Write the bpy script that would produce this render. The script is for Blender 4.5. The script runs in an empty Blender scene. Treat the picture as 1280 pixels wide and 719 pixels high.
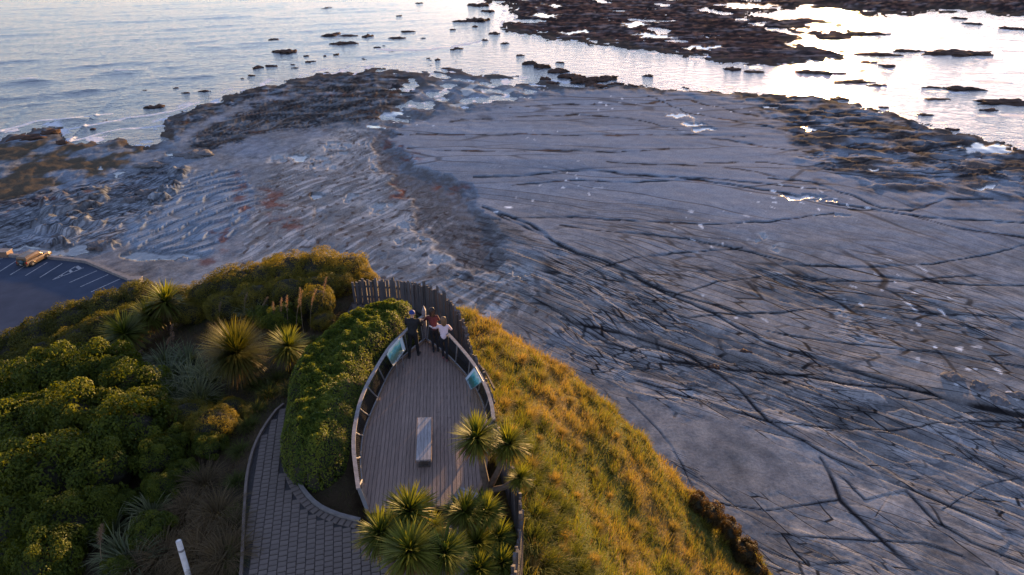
import bpy, bmesh, math, random
import numpy as np
from mathutils import Vector, Matrix
R = math.radians
rng = np.random.default_rng(7)
random.seed(7)

# ------------------------------------------------------------------ camera, sky, sun, exposure
CAM_Z, PITCH, FPX, CX, CY = 43.0, 26.0, 853.33, 640.0, 359.5
scene = bpy.context.scene
col = scene.collection
cam_d = bpy.data.cameras.new('camera'); cam_d.lens = 24.0; cam_d.sensor_width = 36.0
cam_d.clip_start = 0.5; cam_d.clip_end = 60000
cam = bpy.data.objects.new('camera', cam_d); col.objects.link(cam)
cam.location = (0, 0, CAM_Z); cam.rotation_euler = (R(90 - PITCH), 0, 0)
scene.camera = cam
SUN_AZ, SUN_EL = 24.0, 3.0          # degrees right of the view axis, above the horizon
world = bpy.data.worlds.new('World'); scene.world = world; world.use_nodes = True
wn = world.node_tree; wn.nodes.clear()
sky = wn.nodes.new('ShaderNodeTexSky'); sky.sky_type = 'NISHITA'; sky.sun_disc = False
sky.sun_elevation = R(SUN_EL); sky.sun_rotation = R(SUN_AZ)
sky.air_density = 1.0; sky.dust_density = 0.15; sky.ozone_density = 2.5; sky.altitude = 40
bg = wn.nodes.new('ShaderNodeBackground'); bg.inputs['Strength'].default_value = 0.15
wo = wn.nodes.new('ShaderNodeOutputWorld')
hs = wn.nodes.new('ShaderNodeHueSaturation'); hs.inputs['Saturation'].default_value = 0.62
wn.links.new(sky.outputs[0], hs.inputs['Color']); 
wb = wn.nodes.new('ShaderNodeMix'); wb.data_type = 'RGBA'; wb.blend_type = 'MULTIPLY'; wb.inputs[0].default_value = 1.0
wb.inputs[7].default_value = (0.97, 0.93, 1.17, 1)      # the photograph's cool white balance
wn.links.new(hs.outputs[0], wb.inputs[6]); wn.links.new(wb.outputs[2], bg.inputs[0]); wn.links.new(bg.outputs[0], wo.inputs[0])
sun_d = bpy.data.lights.new('sun', 'SUN'); sun_d.energy = 4.8; sun_d.angle = R(0.6)
sun_d.color = (1.0, 0.58, 0.24)
sun = bpy.data.objects.new('sun', sun_d); col.objects.link(sun)
sun.rotation_euler = (R(90 - SUN_EL), 0, R(180 - SUN_AZ))
sun.location = (60, 90, 60)
vs = scene.view_settings
vs.view_transform = 'Standard'; vs.look = 'None'; vs.exposure = 2.05; vs.gamma = 1.0; vs.use_curve_mapping = False
scene.cycles.max_bounces = 5; scene.cycles.diffuse_bounces = 2; scene.cycles.glossy_bounces = 2
scene.cycles.transparent_max_bounces = 4; scene.cycles.transmission_bounces = 2
scene.cycles.use_denoising = True
scene.cycles.caustics_reflective = False; scene.cycles.caustics_refractive = False
scene.cycles.sample_clamp_indirect = 4.0

SP, CP = math.sin(R(PITCH)), math.cos(R(PITCH))
def P(px, py, z):
    """world point at height z of a surveyed position (survey sheet 1280 x 719)"""
    t = (py - CY) / FPX
    d = (CAM_Z - z) / (SP + t * CP)
    return Vector(((px - CX) / FPX * d, d * (CP - t * SP), z))
def PP(pts, z):
    return np.array([P(a, b, z)[:2] for a, b in pts])
def chart(x, y, z=0.4):
    """map sheet coordinates of ground positions (numpy)"""
    H = CAM_Z - z
    d = y * CP + H * SP
    return CX + x / d * FPX, CY + (H * CP - y * SP) / d * FPX

# ------------------------------------------------------------------ noise
_perm = np.random.default_rng(11).integers(0, 2**31 - 1, 65536)
_ang = np.random.default_rng(12).random(65536) * 2 * np.pi
_gx, _gy = np.cos(_ang).astype(np.float32), np.sin(_ang).astype(np.float32)
def _h(ix, iy, s):
    return ((ix * 73856093) ^ (iy * 19349663) ^ (s * 83492791)) & 65535
def _hh(ix, iy, s):
    return _perm[_h(ix, iy, s)] & 65535
def noise(x, y, s=0):
    x = np.asarray(x, np.float32); y = np.asarray(y, np.float32)
    fx, fy = np.floor(x), np.floor(y)
    ix, iy = fx.astype(np.int64), fy.astype(np.int64)
    dx, dy = x - fx, y - fy
    u = dx * dx * dx * (dx * (dx * 6 - 15) + 10); v = dy * dy * dy * (dy * (dy * 6 - 15) + 10)
    def g(a, b):
        k = _hh(ix + a, iy + b, s)
        return _gx[k] * (dx - a) + _gy[k] * (dy - b)
    a = g(0, 0); b = g(1, 0); c = g(0, 1); d = g(1, 1)
    return 1.5 * ((a + (b - a) * u) + ((c + (d - c) * u) - (a + (b - a) * u)) * v)
def fbm(x, y, s=0, o=4, gain=0.5):
    r = 0; a = 1.0
    for i in range(o):
        r = r + a * noise(x, y, s + i * 17); x = x * 2.03 + 3.1; y = y * 2.03 + 1.7; a *= gain
    return r
def voronoi(x, y, s=0, jit=0.9):
    """returns edge distance (F2-F1), cell id hash 0..1, offset inside the cell"""
    x = np.asarray(x, np.float32); y = np.asarray(y, np.float32)
    ix = np.floor(x).astype(np.int64); iy = np.floor(y).astype(np.int64)
    f1 = np.full(x.shape, 9.0, np.float32); f2 = f1.copy(); cid = np.zeros(x.shape, np.int64)
    ox = np.zeros(x.shape, np.float32); oy = ox.copy()
    for a in (-1, 0, 1):
        for b in (-1, 0, 1):
            k = _hh(ix + a, iy + b, s)
            cx = ix + a + 0.5 + (((k & 255) / 255.0) - 0.5) * jit; cy = iy + b + 0.5 + (((k >> 8) / 255.0) - 0.5) * jit
            ddx, ddy = x - cx, y - cy
            d = np.sqrt(ddx * ddx + ddy * ddy).astype(np.float32)
            n = d < f1
            f2 = np.where(n, f1, np.minimum(f2, d)); cid = np.where(n, k, cid)
            ox = np.where(n, ddx, ox); oy = np.where(n, ddy, oy); f1 = np.where(n, d, f1)
    return f2 - f1, ((cid * 2654435761) & 65535) / 65535.0, ox, oy
def sstep(a, b, x):
    t = np.clip((x - a) / (b - a), 0, 1); return t * t * (3 - 2 * t)
def poly_sd(x, y, poly):
    """signed distance, positive inside"""
    p = np.asarray(poly, np.float32); q = np.roll(p, -1, 0)
    d2 = np.full(x.shape, 1e18, np.float32); ins = np.zeros(x.shape, bool)
    for (ax, ay), (bx, by) in zip(p, q):
        ex, ey = bx - ax, by - ay
        t = np.clip(((x - ax) * ex + (y - ay) * ey) / (ex * ex + ey * ey + 1e-9), 0, 1)
        d2 = np.minimum(d2, (x - ax - t * ex) ** 2 + (y - ay - t * ey) ** 2)
        if ay != by:
            c = ((ay > y) != (by > y)) & (x < (bx - ax) * (y - ay) / (by - ay) + ax)
            ins ^= c
    d = np.sqrt(d2)
    return np.where(ins, d, -d)
def line_d(x, y, pts, w=None):
    """distance to a polyline divided by its (varying) width; also side sign"""
    best = np.full(x.shape, 1e9, np.float32); side = np.zeros(x.shape, np.float32)
    w = w if w is not None else [1.0] * len(pts)
    for i in range(len(pts) - 1):
        (ax, ay), (bx, by) = pts[i], pts[i + 1]
        ex, ey = bx - ax, by - ay
        t = np.clip(((x - ax) * ex + (y - ay) * ey) / (ex * ex + ey * ey + 1e-9), 0, 1)
        d = np.sqrt((x - ax - t * ex) ** 2 + (y - ay - t * ey) ** 2) / (w[i] + (w[i + 1] - w[i]) * t)
        n = d < best
        best = np.where(n, d, best); side = np.where(n, np.sign((x - ax) * ey - (y - ay) * ex), side)
    return best, side

# ------------------------------------------------------------------ objects
def setp(o, label=None, cat=None, group=None, kind=None):
    if label: o['label'] = label
    if cat: o['category'] = cat
    if group: o['group'] = group
    if kind: o['kind'] = kind
    return o
def link(o, parent=None):
    col.objects.link(o)
    if parent is not None: o.parent = parent
    return o
def empty(name, loc=(0, 0, 0), rz=0.0):
    o = bpy.data.objects.new(name, None); o.location = loc; o.rotation_euler = (0, 0, rz); o.empty_display_size = 0.2
    return link(o)
def mesh_np(name, verts, loops, sizes, mat=None, smooth=False, attrs=None):
    me = bpy.data.meshes.new(name)
    verts = np.asarray(verts, np.float32); loops = np.asarray(loops, np.int32).ravel(); sizes = np.asarray(sizes, np.int32)
    me.vertices.add(len(verts)); me.vertices.foreach_set('co', verts.ravel())
    me.loops.add(len(loops)); me.loops.foreach_set('vertex_index', loops)
    me.polygons.add(len(sizes))
    st = np.zeros(len(sizes), np.int32); st[1:] = np.cumsum(sizes)[:-1]
    me.polygons.foreach_set('loop_start', st)
    try: me.polygons.foreach_set('loop_total', sizes)
    except Exception: pass
    me.update(calc_edges=True)
    me.polygons.foreach_set('use_smooth', np.full(len(sizes), bool(smooth)))
    for k, v in (attrs or {}).items():
        v = np.asarray(v, np.float32)
        if v.ndim == 2:
            if v.shape[1] == 3: v = np.concatenate([v, np.ones((len(v), 1), np.float32)], 1)
            a = me.attributes.new(k, 'FLOAT_COLOR', 'POINT'); a.data.foreach_set('color', v.ravel())
        else:
            a = me.attributes.new(k, 'FLOAT', 'POINT'); a.data.foreach_set('value', v.ravel())
    if mat: me.materials.append(mat)
    return me
def obj(name, me, parent=None, loc=None):
    o = bpy.data.objects.new(name, me)
    if loc is not None: o.location = loc
    return link(o, parent)
class MB:
    """collects simple solids into one mesh"""
    def __init__(s): s.v = []; s.f = []; s.m = []
    def add(s, vs, fs, mi=0):
        b = len(s.v); s.v += [tuple(v) for v in vs]; s.f += [tuple(i + b for i in f) for f in fs]; s.m += [mi] * len(fs)
    def box(s, c, d, rz=0.0, mi=0, rx=0.0):
        M = Matrix.Rotation(rz, 3, 'Z') @ Matrix.Rotation(rx, 3, 'X')
        vs = []
        for x in (-.5, .5):
            for y in (-.5, .5):
                for z in (-.5, .5): vs.append(Vector(c) + M @ Vector((x * d[0], y * d[1], z * d[2])))
        s.add(vs, [(0, 1, 3, 2), (4, 6, 7, 5), (0, 4, 5, 1), (2, 3, 7, 6), (0, 2, 6, 4), (1, 5, 7, 3)], mi)
    def prism(s, poly, z0, z1, mi=0):
        n = len(poly)
        z0 = z0 if hasattr(z0, '__len__') else [z0] * n; z1 = z1 if hasattr(z1, '__len__') else [z1] * n
        vs = [(p[0], p[1], z0[i]) for i, p in enumerate(poly)] + [(p[0], p[1], z1[i]) for i, p in enumerate(poly)]
        area = sum(poly[i][0] * poly[(i + 1) % n][1] - poly[(i + 1) % n][0] * poly[i][1] for i in range(n))
        fs = [tuple(range(n - 1, -1, -1)), tuple(range(n, 2 * n))] + [(i, (i + 1) % n, n + (i + 1) % n, n + i) for i in range(n)]
        if area < 0: fs = [tuple(reversed(f)) for f in fs]
        s.add(vs, fs, mi)
    def tube(s, pts, rad, seg=8, mi=0, cap=True):
        pts = [Vector(p) for p in pts]; rad = rad if hasattr(rad, '__len__') else [rad] * len(pts)
        rings = []
        for i, p in enumerate(pts):
            t = (pts[min(i + 1, len(pts) - 1)] - pts[max(i - 1, 0)]).normalized()
            a = t.cross(Vector((0, 0, 1)) if abs(t.z) < 0.9 else Vector((1, 0, 0))).normalized(); b = t.cross(a)
            rings.append([p + (a * math.cos(2 * math.pi * k / seg) + b * math.sin(2 * math.pi * k / seg)) * rad[i] for k in range(seg)])
        vs = [v for r in rings for v in r]; fs = []
        for i in range(len(pts) - 1):
            for k in range(seg):
                k2 = (k + 1) % seg
                fs.append((i * seg + k, i * seg + k2, (i + 1) * seg + k2, (i + 1) * seg + k))
        if cap: fs += [tuple(range(seg - 1, -1, -1)), tuple(range((len(pts) - 1) * seg, len(pts) * seg))]
        s.add(vs, fs, mi)
    def ribbon(s, pts, w, h, mi=0):
        """a bar of rectangular section that follows a line (w across, h up; the line is its bottom centre)"""
        pts = [Vector(p) for p in pts]; rings = []
        for i, p in enumerate(pts):
            t = (pts[min(i + 1, len(pts) - 1)] - pts[max(i - 1, 0)]); t.z = 0; t.normalize()
            n = Vector((-t.y, t.x, 0)) * (w / 2)
            rings.append([p - n, p + n, p + n + Vector((0, 0, h)), p - n + Vector((0, 0, h))])
        vs = [v for r in rings for v in r]; fs = []
        for i in range(len(pts) - 1):
            for k in range(4):
                k2 = (k + 1) % 4
                fs.append((i * 4 + k, (i + 1) * 4 + k, (i + 1) * 4 + k2, i * 4 + k2))
        n = len(pts) - 1
        fs += [(0, 1, 2, 3), (n * 4 + 3, n * 4 + 2, n * 4 + 1, n * 4)]
        s.add(vs, fs, mi)
    def mesh(s, name, mats, smooth=False):
        me = bpy.data.meshes.new(name); me.from_pydata(s.v, [], s.f)
        for m in (mats if isinstance(mats, (list, tuple)) else [mats]): me.materials.append(m)
        me.polygons.foreach_set('material_index', s.m); me.polygons.foreach_set('use_smooth', [smooth] * len(s.f))
        me.update(); return me
    def build(s, name, mats, parent=None, smooth=False, loc=None):
        return obj(name, s.mesh(name, mats, smooth), parent, loc)
def resample(pts, step):
    pts = np.asarray(pts, float); seg = np.linalg.norm(np.diff(pts, axis=0), axis=1); L = np.concatenate([[0], np.cumsum(seg)])
    n = max(2, int(round(L[-1] / step)) + 1); q = np.linspace(0, L[-1], n)
    return np.stack([np.interp(q, L, pts[:, k]) for k in range(pts.shape[1])], 1)
def smooth_line(pts, n=3):
    """Catmull-Rom through points"""
    p = np.asarray(pts, float); p = np.concatenate([[2 * p[0] - p[1]], p, [2 * p[-1] - p[-2]]])
    out = []
    for i in range(1, len(p) - 2):
        for t in np.linspace(0, 1, 8, endpoint=False):
            a, b, c, d = p[i - 1], p[i], p[i + 1], p[i + 2]
            out.append(0.5 * ((2 * b) + (-a + c) * t + (2 * a - 5 * b + 4 * c - d) * t * t + (-a + 3 * b - 3 * c + d) * t ** 3))
    out.append(p[-2]); return np.array(out)

# ------------------------------------------------------------------ materials
def new_mat(name):
    m = bpy.data.materials.new(name); m.use_nodes = True; nt = m.node_tree; nt.nodes.clear()
    out = nt.nodes.new('ShaderNodeOutputMaterial'); b = nt.nodes.new('ShaderNodeBsdfPrincipled')
    nt.links.new(b.outputs[0], out.inputs[0]); return m, nt, b, out
def nd(nt, t, **k):
    n = nt.nodes.new(t)
    for a, v in k.items(): setattr(n, a, v)
    return n
def mixc(nt, fac, a, b, mode='MIX'):
    n = nd(nt, 'ShaderNodeMix', data_type='RGBA', blend_type=mode)
    for i, v in ((0, fac), (6, a), (7, b)):
        if hasattr(v, 'links'): nt.links.new(v, n.inputs[i])
        elif isinstance(v, (int, float)): n.inputs[i].default_value = v
        else: n.inputs[i].default_value = (*v[:3], 1)
    return n.outputs[2]
def mth(nt, op, a, b=None, c=None):
    n = nd(nt, 'ShaderNodeMath', operation=op)
    for i, v in enumerate((a, b, c)):
        if v is None: continue
        if hasattr(v, 'links'): nt.links.new(v, n.inputs[i])
        else: n.inputs[i].default_value = v
    return n.outputs[0]
def tex(nt, scale, detail=4, rough=0.6, coord='Object', stretch=None):
    tc = nd(nt, 'ShaderNodeTexCoord'); v = tc.outputs[coord]
    if stretch:
        mp = nd(nt, 'ShaderNodeMapping'); mp.inputs['Scale'].default_value = stretch; nt.links.new(v, mp.inputs[0]); v = mp.outputs[0]
    n = nd(nt, 'ShaderNodeTexNoise'); n.inputs['Scale'].default_value = scale; n.inputs['Detail'].default_value = detail
    n.inputs['Roughness'].default_value = rough; nt.links.new(v, n.inputs['Vector']); return n.outputs[0]
def bump(nt, b, h, strength, dist):
    n = nd(nt, 'ShaderNodeBump'); n.inputs['Distance'].default_value = dist
    if hasattr(strength, 'links'): nt.links.new(strength, n.inputs['Strength'])
    else: n.inputs['Strength'].default_value = strength
    nt.links.new(h, n.inputs['Height']); nt.links.new(n.outputs[0], b.inputs['Normal'])
def ramp(nt, v, lo, hi):
    n = nd(nt, 'ShaderNodeMapRange'); n.inputs[1].default_value = lo; n.inputs[2].default_value = hi
    nt.links.new(v, n.inputs[0]); return n.outputs[0]
def simple(name, c1, c2=None, rough=0.7, scale=6.0, bmp=0.0, bscale=40.0, metal=0.0, stretch=None, spec=0.4, per_object=0.0, matte=False):
    m, nt, b, out = new_mat(name)
    c = mixc(nt, ramp(nt, tex(nt, scale, stretch=stretch), 0.3, 0.7), c1, c2 or tuple(x * 0.7 for x in c1))
    if per_object:
        oi = nd(nt, 'ShaderNodeObjectInfo'); k = mth(nt, 'MULTIPLY_ADD', oi.outputs['Random'], per_object, 1 - per_object / 2)
        hv = nd(nt, 'ShaderNodeHueSaturation'); nt.links.new(c, hv.inputs['Color']); nt.links.new(k, hv.inputs['Value']); c = hv.outputs[0]
    nt.links.new(c, b.inputs['Base Color'])
    b.inputs['Roughness'].default_value = rough; b.inputs['Metallic'].default_value = metal; b.inputs['Specular IOR Level'].default_value = spec
    if bmp: bump(nt, b, tex(nt, bscale, 5, stretch=stretch), 0.6, bmp)
    if matte: make_matte(nt, b, out)
    return m
def make_matte(nt, b, out, fac=None):
    """dry rock scatters diffusely; only the wet fraction keeps a gloss"""
    df = nd(nt, 'ShaderNodeBsdfDiffuse'); df.inputs['Roughness'].default_value = .6
    for a, c_ in (('Base Color', 'Color'), ('Normal', 'Normal')):
        for l in b.inputs[a].links: nt.links.new(l.from_socket, df.inputs[c_])
    mx = nd(nt, 'ShaderNodeMixShader')
    if fac is None: mx.inputs[0].default_value = .06
    else: nt.links.new(fac, mx.inputs[0])
    nt.links.new(df.outputs[0], mx.inputs[1]); nt.links.new(b.outputs[0], mx.inputs[2]); nt.links.new(mx.outputs[0], out.inputs[0])
def leaf_mat(name, dark, light, rough=0.5, trans=0.35, tcol=None, spec=0.35):
    """leaves: per-leaf tint attribute, thin and translucent"""
    m, nt, b, out = new_mat(name)
    at = nd(nt, 'ShaderNodeAttribute', attribute_name='tint')
    c = mixc(nt, at.outputs['Fac'], dark, light)
    nt.links.new(c, b.inputs['Base Color']); b.inputs['Roughness'].default_value = rough; b.inputs['Specular IOR Level'].default_value = spec
    tr = nd(nt, 'ShaderNodeBsdfTranslucent')
    tc = mixc(nt, 1.0, c, tcol or (1.5, 1.35, 0.5), 'MULTIPLY'); nt.links.new(tc, tr.inputs[0])
    mx = nd(nt, 'ShaderNodeMixShader'); mx.inputs[0].default_value = trans
    nt.links.new(b.outputs[0], mx.inputs[1]); nt.links.new(tr.outputs[0], mx.inputs[2]); nt.links.new(mx.outputs[0], out.inputs[0])
    return m
# ------------------------------------------------------------------ shore platform, reef and sea
MAIN = [(-400, 205), (-60, 182), (0, 174), (45, 158), (60, 153), (82, 170), (95, 179), (140, 172), (165, 178), (182, 184), (208, 174), (203, 152), (230, 136),
        (265, 126), (300, 113), (330, 106), (370, 98), (410, 91), (455, 87), (500, 86), (520, 92), (512, 104), (528, 106), (545, 96), (560, 90), (590, 92),
        (640, 98), (664, 104), (720, 108), (770, 104), (800, 109), (860, 111), (950, 116), (1040, 121), (1065, 128), (1100, 135), (1150, 150), (1180, 160),
        (1225, 170), (1250, 178), (1300, 190), (1500, 215), (1900, 330), (1900, 1500), (-900, 1500), (-900, 260)]
REEF = [(612, -40), (606, 2), (640, 8), (634, 22), (628, 34), (660, 43), (700, 50), (760, 54), (800, 62), (880, 72), (940, 80), (1000, 79), (1040, 75), (1058, 69),
        (1088, 68), (1050, 61), (1000, 57), (985, 51), (1010, 48), (1058, 47), (1100, 42), (1060, 37), (1000, 38), (990, 34), (1050, 32), (1075, 28), (1000, 22), (935, 20), (990, 12), (1010, 7), (1060, 14), (1085, 20), (1140, 19), (1180, 13),
        (1225, 14), (1260, 21), (1330, 22), (1500, 26), (1900, 30), (1900, -40)]
POLYS = dict(
    plat=[(493, 166), (512, 152), (560, 146), (620, 136), (690, 117), (760, 110), (900, 118), (1060, 128), (1150, 165), (1500, 260), (1500, 560), (1280, 512), (1100, 470), (960, 430), (840, 372), (700, 310), (610, 270), (590, 236), (520, 208), (498, 188)],
    coastr=[(930, 119), (1060, 126), (1200, 166), (1400, 205), (1400, 275), (1230, 250), (1130, 240), (1040, 215), (1000, 175), (960, 140)],
    frac=[(600, 268), (720, 322), (850, 378), (990, 440), (1280, 520), (1280, 560), (1100, 520), (960, 500), (840, 470), (700, 440), (610, 380), (570, 340)],
    slab=[(866, 522), (925, 528), (1050, 612), (1040, 628), (890, 612), (838, 562)],
    slab2=[(770, 500), (830, 502), (860, 540), (830, 580), (800, 560)],
    weed=[(-80, 188), (0, 180), (60, 166), (90, 180), (160, 173), (185, 186), (175, 200), (120, 222), (60, 245), (0, 262), (-80, 270)],
    weed2=[(203, 155), (230, 138), (330, 108), (430, 90), (500, 88), (520, 105), (500, 118), (440, 125), (400, 118), (330, 122), (280, 140), (225, 168), (205, 176)],
    strata=[(205, 226), (300, 206), (322, 250), (310, 285), (252, 326), (185, 322), (145, 296), (190, 268)],
    blocks=[(-200, 262), (0, 250), (130, 225), (205, 200), (235, 215), (200, 262), (150, 296), (140, 312), (-200, 318)],
    mid=[(300, 330), (320, 250), (340, 200), (440, 160), (480, 180), (490, 215), (560, 260), (640, 330), (700, 400), (560, 400), (300, 400)],
    ledge=[(330, 128), (500, 108), (520, 118), (470, 150), (420, 158), (340, 165), (250, 190), (235, 175)],
    sheen=[(500, 140), (530, 108), (560, 95), (600, 100), (650, 106), (690, 112), (640, 125), (590, 132), (545, 140)],
)
CRACKS = [  # (points, width px, depth m)
    ([(497, 168), (560, 169), (640, 169), (700, 170), (780, 171), (860, 168), (930, 172)], 1.1, .35),
    ([(510, 187), (600, 191), (680, 190), (760, 192), (840, 187)], 1.0, .3),
    ([(590, 222), (640, 222), (700, 215), (740, 216), (830, 222), (900, 232), (960, 240), (1040, 255), (1120, 268), (1200, 275), (1300, 282)], 1.7, .5),
    ([(640, 232), (720, 226), (800, 229), (880, 226), (960, 231), (1040, 240)], 1.3, .4),
    ([(600, 260), (660, 282), (700, 310), (760, 332), (840, 371), (900, 397), (960, 430), (1050, 460), (1150, 490), (1300, 528)], 4.0, .6),
    ([(620, 270), (680, 298), (740, 328), (830, 364), (880, 380), (940, 398)], 2.2, .4),
    ([(640, 275), (720, 272), (800, 278), (880, 282), (960, 281), (1010, 271), (1047, 268)], 1.4, .4),
    ([(700, 285), (780, 292), (860, 300), (940, 315), (1000, 331)], 1.2, .3),
    ([(730, 345), (790, 325), (850, 318), (930, 310)], 1.3, .3),
    ([(640, 136), (700, 130), (760, 132), (820, 128), (870, 124)], 1.0, .3),
    ([(560, 152), (640, 147), (720, 143), (800, 152), (850, 163)], 0.9, .25),
    ([(810, 120), (860, 142), (930, 155), (1000, 165), (1040, 172)], 1.1, .35),
    ([(860, 125), (920, 140), (980, 152), (1060, 160), (1140, 163)], 1.1, .4),
    ([(890, 175), (960, 185), (1010, 191), (1060, 187), (1140, 190), (1200, 181)], 1.6, .5),
    ([(960, 222), (1010, 228), (1060, 245), (1100, 262), (1140, 263), (1180, 250), (1240, 251)], 1.8, .5),
    ([(1060, 262), (1140, 270), (1200, 287), (1300, 303)], 1.2, .35),
    ([(980, 330), (1060, 335), (1160, 332), (1230, 320), (1290, 307)], 1.4, .4),
    ([(1100, 345), (1180, 357), (1300, 359)], 1.3, .4),
    ([(1000, 350), (1080, 353), (1150, 352), (1220, 346)], 1.1, .3),
    ([(880, 205), (960, 204), (1040, 213), (1120, 221), (1220, 222)], 1.2, .3),
    ([(760, 205), (840, 207), (930, 213), (980, 222)], 1.0, .3),
    ([(860, 398), (960, 392), (1060, 384), (1160, 392), (1290, 402)], 1.2, .3),
    ([(960, 415), (1060, 432), (1160, 440), (1290, 462)], 1.3, .3),
    ([(840, 372), (900, 352), (980, 345), (1040, 350)], 1.1, .25),
    ([(700, 400), (800, 425), (860, 446), (900, 470), (960, 528), (978, 540), (1036, 575), (1097, 600), (1130, 612), (1212, 646), (1300, 682)], 3.4, .5),
    ([(780, 470), (860, 500), (960, 529), (1066, 540), (1112, 541), (1161, 533), (1219, 527), (1300, 531)], 2.2, .45),
    ([(1130, 617), (1173, 658), (1216, 683), (1300, 716)], 2.6, .45),
    ([(1021, 576), (1048, 628), (1094, 670), (1143, 716)], 4.5, .35),
    ([(960, 670), (1040, 676), (1106, 680), (1155, 683), (1200, 700)], 1.8, .35),
    ([(1048, 600), (1079, 628), (1130, 616)], 1.6, .35),
    ([(870, 630), (960, 640), (1048, 628)], 1.8, .3),
    ([(900, 665), (978, 698), (1015, 710), (1060, 707)], 2.2, .4),
    ([(830, 452), (900, 462), (990, 470), (1040, 478), (1160, 490), (1220, 510), (1300, 530)], 4.2, .45),
    ([(1090, 600), (1110, 620), (1095, 650)], 1.0, .2),
    ([(1160, 533), (1200, 560), (1240, 590), (1300, 610)], 1.5, .3),
    ([(1180, 640), (1230, 610), (1300, 590)], 1.4, .3),
    ([(640, 360), (700, 395), (760, 430), (830, 452)], 2.5, .3),
    ([(780, 500), (840, 560), (870, 625)], 1.2, .2),
]
SHP = None
def shore(x, y):
    px, py = chart(x, y)
    dist = np.sqrt(x * x + y * y)
    # warped map coordinates make every traced edge ragged
    wx = px + 11 * fbm(px / 26, py / 9, 3, 5); wy = py + 3.4 * fbm(px / 24, py / 10, 5, 5)
    land = np.maximum(poly_sd(wx, wy * 2.2, [(a, b * 2.2) for a, b in MAIN]), poly_sd(wx, wy * 2.2, [(a, b * 2.2) for a, b in REEF]))
    reef = sstep(104, 96, py + 0 * px) * sstep(-6, 2, poly_sd(px, py, REEF))
    m = {}
    for k, pl in POLYS.items():
        m[k] = sstep(-5, 5, poly_sd(wx, wy, pl)) if k != 'coastr' else sstep(-26, 18, poly_sd(wx, wy, pl) + 16 * fbm(px / 40, py / 12, 7, 3))
    # --- slab fields: u runs across the beds, v along them
    s = sstep(165, 60, y); xs = 75 * np.tanh(x / 75)
    u = y + 0.95 * s * xs + 3.0 * fbm(x / 40, y / 40, 21, 3); v = x - 0.4 * s * y + 3.0 * fbm(x / 30, y / 30, 22, 3)
    uL = 0.9 * x - 0.42 * y + 2.5 * fbm(x / 30, y / 30, 23, 3); vL = 0.42 * x + 0.9 * y
    left = sstep(600, 500, wx + 60 * (y > 130)) * (1 - m['plat'])
    isl = left > .5; uu = np.where(isl, uL, u); vv = np.where(isl, vL, v)
    # beds split into long lens-shaped slabs, three sizes
    pxd = (y * CP + CAM_Z * SP) ** 2 / (FPX * CAM_Z) * 1.2
    def slabs(uu, vv, pu, pv, seed, warp, wmul=1.0):
        F = uu / pu + warp * fbm(vv / (pv * 1.1), uu / (pu * 2.6), seed, 3); b = np.floor(F)
        hb = (_hh(b.astype(np.int64), b.astype(np.int64) * 3 + 1, seed) & 65535) / 65535.0
        G = vv / pv + .30 * noise(uu / pu * .8, vv / pv * 1.3, seed + 3) + .22 * (F - b) + hb * 7.3; c = np.floor(G)
        hc = (_hh(b.astype(np.int64), c.astype(np.int64), seed + 5) & 65535) / 65535.0
        fu, fv = F - b, G - c
        g = np.maximum(np.abs(np.gradient(F.reshape(SHP), axis=0)) / np.maximum(np.abs(np.gradient(y.reshape(SHP), axis=0)), 1e-3), 1e-3).ravel() if SHP is not None and len(x) == SHP[0] * SHP[1] else 1 / pu
        g = np.clip(g, .45 / pu, 3 / pu)
        du = np.minimum(fu, 1 - fu) / g; dv = np.minimum(fv, 1 - fv) * pv
        wu = np.maximum(.13, .8 * pxd) * wmul; wv = np.maximum(.09, .14 * np.sqrt(pxd)) * wmul
        ln = np.maximum(np.exp(-(du / wu) ** 2), .8 * np.exp(-(dv / wv) ** 2) * (du > 0))
        return ln, hc, fu - .5, fv - .5, hb
    line1, c1, o1y, o1x, b1 = slabs(uu, vv, 9.5, 44.0, 41, 1.2)
    line2, c2, o2y, o2x, b2_ = slabs(uu + .3 * noise(x / 2, y / 2, 33), vv, 1.7, 5.5, 42, 1.0)
    line3, c3, o3y, o3x, b3 = slabs(uu + .12 * noise(x / .8, y / .8, 34), vv, .6, 1.7, 43, .8)
    def vcell(uu, vv, pu, pv, seed):
        e, cid, ox_, oy_ = voronoi(vv / pv + .16 * noise(x / (pv * .5), y / (pv * .5), seed + 1), uu / pu + .16 * noise(x / (pu * 1.2), y / (pu * 1.2), seed + 2), seed)
        w = np.maximum(.10, .65 * pxd) / pu
        return np.exp(-(e * .62 / w) ** 2), cid, oy_, ox_
    nearv = sstep(175, 110, dist) * sstep(560, 720, px)
    l2v, c2v, o2yv, o2xv = vcell(uu, vv, 1.9, 6.2, 45); l3v, c3v, o3yv, o3xv = vcell(uu, vv, .75, 2.2, 46)
    line2 = line2 * (1 - nearv) + l2v * nearv; c2 = c2 * (1 - nearv) + c2v * nearv; o2y = o2y * (1 - nearv) + o2yv * nearv
    line3 = line3 * (1 - nearv) + l3v * nearv; c3 = c3 * (1 - nearv) + c3v * nearv; o3y = o3y * (1 - nearv) + o3yv * nearv
    # a second joint set crosses the beds at an angle
    lineX, cX, _, _, bX = slabs(.88 * uu + .42 * vv + 2 * noise(x / 15, y / 15, 36), .9 * vv - .4 * uu, 13.0, 300.0, 44, .9)
    lineX = lineX * sstep(.0, .35, noise(x / 30, y / 30, 37))
    near = sstep(150, 85, dist)
    rough = np.clip(0.16 + 0.75 * m['coastr'] + 0.85 * m['frac'] + 0.6 * m['blocks'] + 0.8 * m['ledge'] + 0.08 * m['strata'] + .5 * m['weed2'] + .3 * m['mid'] + 0.45 * near * sstep(560, 760, px) + 0.9 * reef, 0, 1)
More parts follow.
